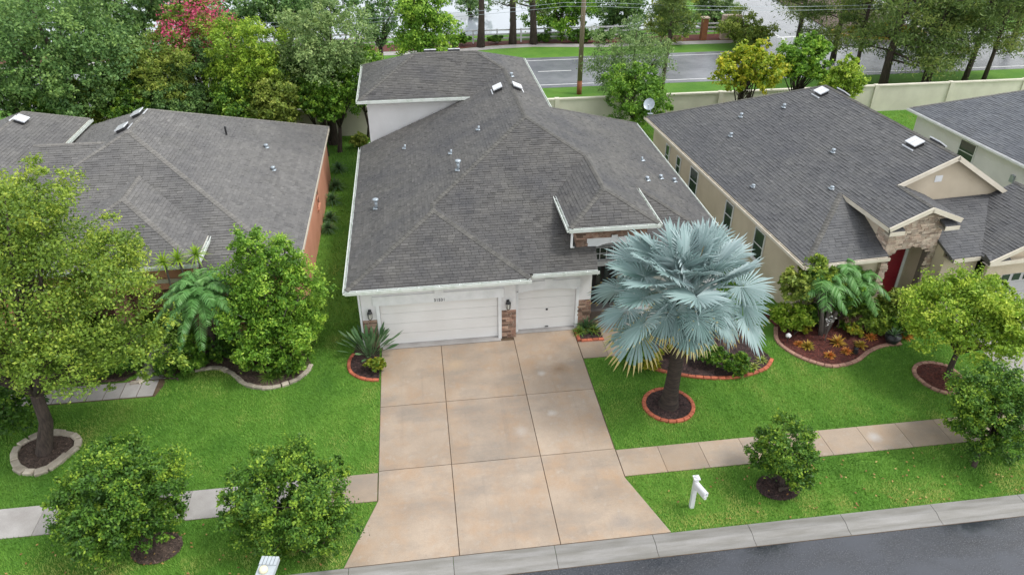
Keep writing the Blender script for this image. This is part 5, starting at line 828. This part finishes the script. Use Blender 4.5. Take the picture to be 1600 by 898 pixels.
for k in range(64):
    q = k / 63; a = k * 2.39996 + .9 + r.normal(0, .15); el = 80 - 124 * q ** .88 + r.normal(0, 6)
    front = math.sin(a) < -.5 and el < 25
    if front: el = r.uniform(-15, 12)
    el = math.radians(el); d = np.array((math.cos(a) * math.cos(el), math.sin(a) * math.cos(el), math.sin(el))); Lp = (1.05 + 1.1 * min(1, q * 1.8)) * r.uniform(.85, 1.12) * (.55 if front else 1); hub = HT + d * Lp - np.array((0, 0, (.5 if front else .18) * q * Lp)); old = max(0., (q - .5) / .5) * r.uniform(.6, 1) * (1 if math.cos(a) < .1 else .45)
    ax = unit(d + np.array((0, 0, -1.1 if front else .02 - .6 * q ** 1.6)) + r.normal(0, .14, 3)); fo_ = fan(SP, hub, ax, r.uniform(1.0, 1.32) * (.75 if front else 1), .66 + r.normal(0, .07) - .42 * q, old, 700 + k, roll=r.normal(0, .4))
    b = B(); b.tube([HT + d * .05 - (0, 0, .5), HT + d * Lp * .5 - np.array((0, 0, .05 * q * Lp)), hub + ax * .3], [.06, .042, .022], 6, tint=.62); b.build('petiole', 'palm_silver', fo_, True)
b = B(); b.tube([HT, HT + (.15, -.05, .9), HT + (.3, -.1, 1.75)], [.05, .05, .01], 6); b.build('spear_leaf', 'palm_boot', SP)
# feather palms
def feather(parent, o, d, L, droop, r, mat='palm_green', nl=34, ll=.42, lw=.035, tone=.5, name='frond'):
    S = Strip(); P = arc(o, d, L, droop, 14); tan = unit(np.gradient(P, axis=0)); sd_ = unit(np.cross(tan, (0, 0, 1.))); S.add(P, sd_, np.linspace(.035, .01, 14), tone + .2)
    for k in range(nl):
        t = .1 + .9 * k / nl; i = t * 13; j = int(i); p = P[j] + (P[min(j + 1, 13)] - P[j]) * (i - j); l_ = ll * math.sin(math.pi * (.18 + .76 * t)) ** .7
        for sg in (-1, 1):
            e = unit(sd_[j] * sg * .9 + tan[j] * .62 + np.array((0, 0, r.normal(.06, .10)))); q = arc(p, e, l_, .38, 4); S.add(q, np.tile(unit(np.cross(e, (0, 0, 1.) + r.normal(0, .25, 3))), (4, 1)), np.array((.6, 1, .7, .05)) * lw, tone + r.normal(0, .12))
    return S.build(name, [mat], parent)
def feather_palm(name, base, H, nf, L, label, seed, droop=.5, stem=.08, mat='palm_green', group=None, lean=(0, 0), el0=78, el1=-15, ll=.42, trunkmat='palm_bark', nl=34):
    r = np.random.default_rng(seed); T = thing(name, (base[0], base[1], 0), label, 'palm', group); h = np.array((base[0] + lean[0], base[1] + lean[1], H)); b = B(); b.tube([(base[0], base[1], -.05), ((base[0] * .6 + h[0] * .4), base[1] * .6 + h[1] * .4, H * .45), h], [stem * 1.35, stem, stem * .9], 10); b.build('trunk', trunkmat, T, smooth=True)
    for k in range(nf): a = k * 2.39996 + seed; el = math.radians(el0 + (el1 - el0) * (k / nf) ** .9); d = np.array((math.cos(a) * math.cos(el), math.sin(a) * math.cos(el), math.sin(el))); feather(T, h, d, L * r.uniform(.85, 1.1), droop, r, mat, nl, ll, tone=.48 + r.normal(0, .1))
    return T
pb = at(315, 462, y=25.9); feather_palm('date_palm', (pb[0], 25.9), pb[2] + .15, 46, 2.05, 'feathery green date palm in front of the orange house porch', 801, .66, .12, ll=.36, nl=46)
c3 = G(1282, 525)
for i, (dx, H_, lean, lab) in enumerate(((0, 2.5, (-.25, .4), 'left stem of the slim palm clump in the red mulch bed'), (.35, 2.8, (.5, .9), 'middle stem of the slim palm clump in the red mulch bed'), (.6, 2.2, (1.3, .7), 'right leaning stem of the slim palm clump in red mulch bed'))): feather_palm('slim_palm', (c3[0] + dx * .5, c3[1] + .1 * i), H_, 15, 1.45, lab, 820 + i * 3, .72, .085, group='slim palms in the red mulch bed', lean=lean, trunkmat='bark_grey', ll=.5, nl=30, el0=72, el1=-5)
# dracaena heads at the orange house
def rosette(name, base, z0, n, L, wd, label, mat, cat, seed, group=None, el=(80, 5), droop=.35, tone=.5, stem=0, spread=.16):
    r = np.random.default_rng(seed); T = thing(name, (base[0], base[1], 0), label, cat, group); o = np.array((base[0], base[1], z0))
    if stem: B().tube([(base[0], base[1], -.05), (base[0] + .05, base[1], z0)], stem, 8).build('stem', 'bark_grey', T)
    S = Strip()
    for k in range(n): a = k * 2.39996 + r.random() * .4; e = math.radians(el[0] + (el[1] - el[0]) * k / n + r.normal(0, 5)); d = np.array((math.cos(a) * math.cos(e), math.sin(a) * math.cos(e), math.sin(e))); l_ = L * r.uniform(.75, 1.15); P = arc(o, d, l_, droop * r.uniform(.6, 1.3), 7); S.add(P, np.tile(np.array((-math.sin(a), math.cos(a), 0)), (7, 1)), np.array((.6, .9, 1, .95, .75, .45, .03)) * wd, tone + r.normal(0, spread))
    S.build('leaves', [mat], T); return T
for i, (u, v, y, lab) in enumerate(((278, 405, 26.7, 'spiky dracaena head left of the other before the porch roof'), (306, 398, 26.8, 'spiky dracaena head at the end of the porch gutter'), (440, 378, 27.0, 'spiky dracaena head above the bright green bushy tree'), (255, 410, 26.6, 'leftmost spiky dracaena head below the porch gutter'))):
    p = at(u, v, y=y); rosette('dracaena', (p[0], y), p[2], 46, .62, .055, lab, 'leaf_lime', 'dracaena', 840 + i, 'dracaenas before the orange house', (85, -20), .3, .5, .04)
# bird of paradise by the garage corner
def paddle_plant(name, base, n, Hh, label, seed, mat='leaf_strap'):
    r = np.random.default_rng(seed); T = thing(name, (base[0], base[1], 0), label, 'plant')
    for k in range(n):
        a = k * 2.39996; e = math.radians(r.uniform(38, 82)); d = np.array((math.cos(a) * math.cos(e), math.sin(a) * math.cos(e), math.sin(e))); o = np.array((base[0] + .25 * math.cos(a) * r.random(), base[1] + .25 * math.sin(a) * r.random(), .02)); L = Hh * r.uniform(.75, 1.15); P = arc(o, d, L, .16, 12); S = Strip(); sd_ = np.tile(unit(np.array((-math.sin(a), math.cos(a), r.normal(0, .4)))), (12, 1)); t = np.linspace(0, 1, 12); wd = np.where(t < .5, .022, .145 * np.sin(np.clip((t - .5) / .5, 0, 1) * math.pi * .93 + .12)); wd[-1] = .01; S.add(P, sd_, wd, .5 + r.normal(0, .17)); S.build('leaf', [mat], T)
    return T
b1 = G(575, 560); paddle_plant('paddle_plant', (b1[0] + .1, b1[1] + .15), 75, 1.6, 'dark upright paddle leaved plant at the left garage corner', 861)
rr = np.random.default_rng(9)
tree('croton', G(587, 583)[:2], (*(G(587, 583)[:2]), .36), (.42, .4, .34), 16, 55, .16, .075, 871, 'leaf_croton', 'yellow green croton at the driveway corner inside half round edging', 'shrub', r0=.02, low=-.7, limbn=4, tone=.25)
for i, (u, v, m_, lab, L) in enumerate(((915, 515, 'leaf_strap', 'dark grassy clump in the square bed beside single garage', .85), (905, 522, 'leaf_lilygrass', 'variegated low clump in the square bed beside single garage', .5), (928, 520, 'leaf_lilygrass', 'variegated clump nearest the entry path in the square bed', .5))): g_ = G(u, v); rosette('strap_plant', g_[:2], .08, 60, L, .045, lab, m_, 'plant', 880 + i, 'strap leaved plants by the garage', (86, 20), .45)
# under the silver palm
for i, (u, v, m_, nm, lab) in enumerate(((1000, 520, 'leaf_croton', 'croton', 'golden croton showing left of the silver palm crown'), (1012, 548, 'leaf_croton', 'croton', 'low golden croton under the left silver fronds'), (1045, 500, 'leaf_gold', 'croton', 'orange tinged croton behind the silver palm trunk'), (990, 545, 'leaf_shrub', 'low_shrub', 'dark low shrub at the bed corner by the entry path'), (1110, 545, 'leaf_shrub', 'low_shrub', 'dark low shrub right behind the silver palm trunk'), (1150, 560, 'leaf_shrub', 'low_shrub', 'dark low shrub under the right silver fronds'), (1060, 530, 'leaf_croton', 'croton', 'yellow croton directly behind the palm trunk top'))):
    g_ = G(u, v + 25); tree(nm, g_[:2], (g_[0], g_[1], .5), (.6, .55, .5), 18, 70, .17, .08, 900 + i, m_, lab, 'shrub', r0=.02, low=-.8, limbn=4, tone=.45)
for i, (u, v) in enumerate(((1178, 575), (1190, 565), (1160, 585))): g_ = G(u, v); rosette('border_plant', g_[:2], .05, 34, .38, .04, ('yellow striped border plant in the bend of red edging', 'yellow striped border plant nearest the beige house lawn', 'yellow striped border plant left of its two neighbours at red edging')[i], 'leaf_lilygrass', 'plant', 920 + i, 'border plants at the red edging', (85, 10), .5, .7)
# red mulch bed of the beige house
BR = [(1261, 544, .5, 'yellow bromeliad left of the palm stems'), (1308, 538, .62, 'largest orange bromeliad right of the palm stems'), (1322, 552, .42, 'red orange bromeliad in front of the largest one'), (1296, 558, .42, 'small pink orange bromeliad nearest the rose edging'), (1344, 542, .48, 'yellow bromeliad at the inner bend of rose edging'), (1360, 530, .46, 'red bromeliad right of the yellow one at the bend'), (1415, 528, .5, 'orange bromeliad beside the dark plant pot'), (1248, 540, .35, 'small reddish bromeliad at the left end of bed')]
for i, (u, v, L, lab) in enumerate(BR): g_ = G(u, v); rosette('bromeliad', g_[:2], .06, 64, L * .78, .06, lab, 'leaf_brom', 'bromeliad', 940 + i, 'bromeliads in the red mulch bed', (82, 12), .35, (.25, .55, .9, .8, .3, .85, .7, .8)[i], spread=.2)
for i, (u, v, z, R, m_, lab, tn) in enumerate(((1240, 492, .9, (1.0, .8, .8), 'leaf_lime', 'yellow green shrub at the left end of the red mulch bed', .45), (1248, 448, 1.2, (1.0, .9, .8), 'leaf_olive', 'tangled yellow green shrub against the beige wall', .5), (1360, 490, .7, (1.3, .7, .6), 'leaf_oak', 'brown green low shrubs right of the palm stems', .3), (1330, 455, 1.2, (1.1, .8, .8), 'leaf_bright', 'green shrub below the beige house front window', .35), (1395, 480, .9, (.9, .8, .8), 'leaf_olive', 'olive shrub beside the stone entry', .4), (1280, 430, 1.6, (.9, .7, .9), 'leaf_oak', 'bushy shrub between palm stems and beige wall', .45), (1272, 492, .5, (.6, .5, .45), 'leaf_shrub', 'dark low shrub left behind the palm stems', .35), (1330, 502, .4, (.6, .45, .35), 'leaf_dead', 'brownish low shrub right behind the palm stems', .5), (1372, 508, .45, (.6, .45, .4), 'leaf_oak', 'low olive shrub behind the red bromeliad', .4), (1415, 505, .6, (.7, .6, .55), 'leaf_shrub', 'dark shrub behind the dark plant pot', .4), (1308, 470, .8, (.7, .5, .6), 'leaf_shrub', 'dark shrub under the slim palm fronds', .35))):
    p = at(u, v, z=z); y_ = min(p[1], 25.0 if u > 1232 else 26); p = at(u, v, y=y_); p[2] = max(p[2], .5); tree('garden_bush', p[:2], p, R, 34, 150, .15, .09, 960 + i, m_, lab, 'shrub', r0=.03, low=-.9, limbn=6, tone=tn, stems=2)
for i, (u, v, m_, lab) in enumerate(((1252, 520, 'leaf_croton', 'yellow croton left of the palm stems'), (1285, 508, 'leaf_shrub', 'small dark plant at the foot of palm stems'), (1330, 525, 'leaf_croton', 'yellow croton behind the largest bromeliad'), (1378, 522, 'leaf_gold', 'orange tinged croton left of the dark pot'), (1318, 515, 'leaf_shrub', 'small dark plant right of the palm stems'), (1420, 520, 'leaf_gold', 'orange tinged croton right of the dark pot'))):
    g_ = G(u, v); tree('bed_plant', g_[:2], (g_[0], g_[1], .34), (.42, .36, .32), 14, 60, .15, .075, 1100 + i, m_, lab, 'shrub', r0=.02, low=-.8, limbn=3, tone=.45)
g_ = G(1392, 536); PT = thing('plant_pot', (g_[0], g_[1], 0), 'dark round plant pot at the right end of red mulch bed', 'pot'); B().lathe((g_[0], g_[1], .02), [(.2, 0), (.3, .22), (.33, .4), (.28, .41), (.26, .36)], 18).build('pot', 'black_metal', PT, smooth=True); B().lathe((g_[0], g_[1], .37), [(.26, 0), (.05, .02)], 18).build('soil', 'dirt', PT)
rosette('potted_plant', g_[:2], .4, 24, .5, .05, 'thin green plant growing in the dark pot', 'leaf_strap', 'plant', 990, None, (85, 30), .3)
g_ = G(1335, 553); b = B().lathe((g_[0], g_[1], 0.03), [(.08, 0), (.13, .12), (.08, .24), (.1, .28)], 14); b.build('black_urn', 'black_metal', None, False, True, label='small black urn among the bromeliads', cat='urn')
g_ = G(1229, 537); OR = thing('garden_ornament', (g_[0], g_[1], 0), 'small white and black garden figure at the bed corner', 'ornament'); B().tube([(g_[0], g_[1], 0), (g_[0], g_[1], .35)], .015, 6).build('stake', 'black_metal', OR); B().lathe((g_[0], g_[1], .32), [(.03, 0), (.11, .06), (.12, .14), (.04, .22)], 12).build('head', 'ornament_white', OR, smooth=True); b = B(); [b.lathe((g_[0] + s_, g_[1] - .10, .40), [(.02, -.02), (.035, 0), (.02, .03)], 8) for s_ in (-.05, .05)]; b.build('eyes', 'black_metal', OR)
p = at(1297, 500, y=23.9); OC = thing('orchid', (p[0], 23.9, 0), 'white orchid blossoms between the palm stems', 'flower'); r = np.random.default_rng(4); B().tube([(p[0], 23.9, 0), (p[0] + .05, 23.9, p[2])], .02, 6).build('stem', 'bark_grey', OC); Vq = leafquads(p + r.normal(0, 1, (28, 3)) * np.array((.07, .06, .15)), .10, .08, r); link(bpy.data.objects.new('petals', npmesh('petals', Vq, np.arange(len(Vq)).reshape(-1, 4), r.random(28), ['ornament_white'])), OC)['kind'] = 'stuff'
# orange house garden
for i, (u, v, R, z, m_, lab, tn) in enumerate(((292, 556, (.95, .85, .75), .7, 'leaf_bright', 'dense dark green ball shrub left of the stone edging', .25), (258, 572, (.6, .5, .5), .45, 'leaf_shrub', 'low dark shrub beside the grey paver path', .3), (345, 545, (.8, .7, .6), .6, 'leaf_shrub', 'shady shrub below the feathery date palm', .3), (8, 640, (1.6, 1.4, 1.0), .95, 'leaf_shrub', 'dark shrub at the left edge behind the street tree', .3), (440, 545, (1.5, 1.2, .9), .85, 'leaf_bright', 'green shrub skirt at the foot of the bushy tree', .4), (475, 500, (.9, 1.0, .9), 1.0, 'leaf_bright', 'bright green shrub at the corner of orange wall', .5), (190, 565, (1.1, .8, .6), .55, 'leaf_shrub', 'shaded shrub under the street tree near the path', .3), (120, 560, (1.5, .9, .9), .8, 'leaf_shrub', 'shaded shrub before the orange house left of porch pier', .3))):
    p = at(u, v, z=z); tree('garden_bush', p[:2], p, R, 32, 170, .14, .085, 1000 + i, m_, lab, 'shrub', r0=.03, low=-.9, limbn=6, tone=tn, stems=2)
for i, (u, v) in enumerate(((432, 590), (455, 582), (470, 572), (420, 592))): g_ = G(u, v); rosette('lily_clump', g_[:2], .04, 60, .62, .035, ('grassy lily clump second from left behind the stone edging', 'grassy lily clump third from left behind the stone edging', 'rightmost grassy lily clump behind the stone edging', 'leftmost grassy lily clump behind the stone edging')[i], 'leaf_lilygrass', 'plant', 1020 + i, 'lily clumps behind the stone edging', (85, 15), .55, .3)
for i, (u, v, lab) in enumerate(((523, 268, 'farthest dark spiky shrub along the orange side wall'), (519, 296, 'second farthest spiky shrub along the orange side wall'), (514, 318, 'middle spiky shrub along the orange side wall'), (511, 345, 'second nearest spiky shrub along the orange side wall'), (508, 362, 'nearest spiky shrub along the orange side wall'))): g_ = G(u + 6, v); rosette('spiky_shrub', g_[:2], .2, 110, .72 if i < 3 else .6, .05, lab, 'leaf_strap', 'shrub', 1030 + i, 'spiky shrubs along the orange wall', (85, -5), .35, .45)
p = G(566, 232); tree('garden_bush', p[:2], (p[0], p[1], .6), (.7, .7, .55), 24, 120, .16, .1, 1050, 'leaf_olive', 'yellow green bush at the back corner of white house', 'shrub', r0=.03, low=-.9, limbn=5, tone=.55)
# tufts beside the boundary wall
for i, (u, v) in enumerate(((1105, 165), (1128, 160))): g_ = G(u, v); rosette('dry_grass', (g_[0], min(g_[1], 51.0)), .05, 30, 1.6 if i == 0 else .9, .04, ('tall dry grass tuft before the cream boundary wall', 'small green tuft right of the tall dry grass')[i], 'leaf_dead' if i == 0 else 'leaf_olive', 'grass tuft', 1060 + i, None, (88, 55), .2)
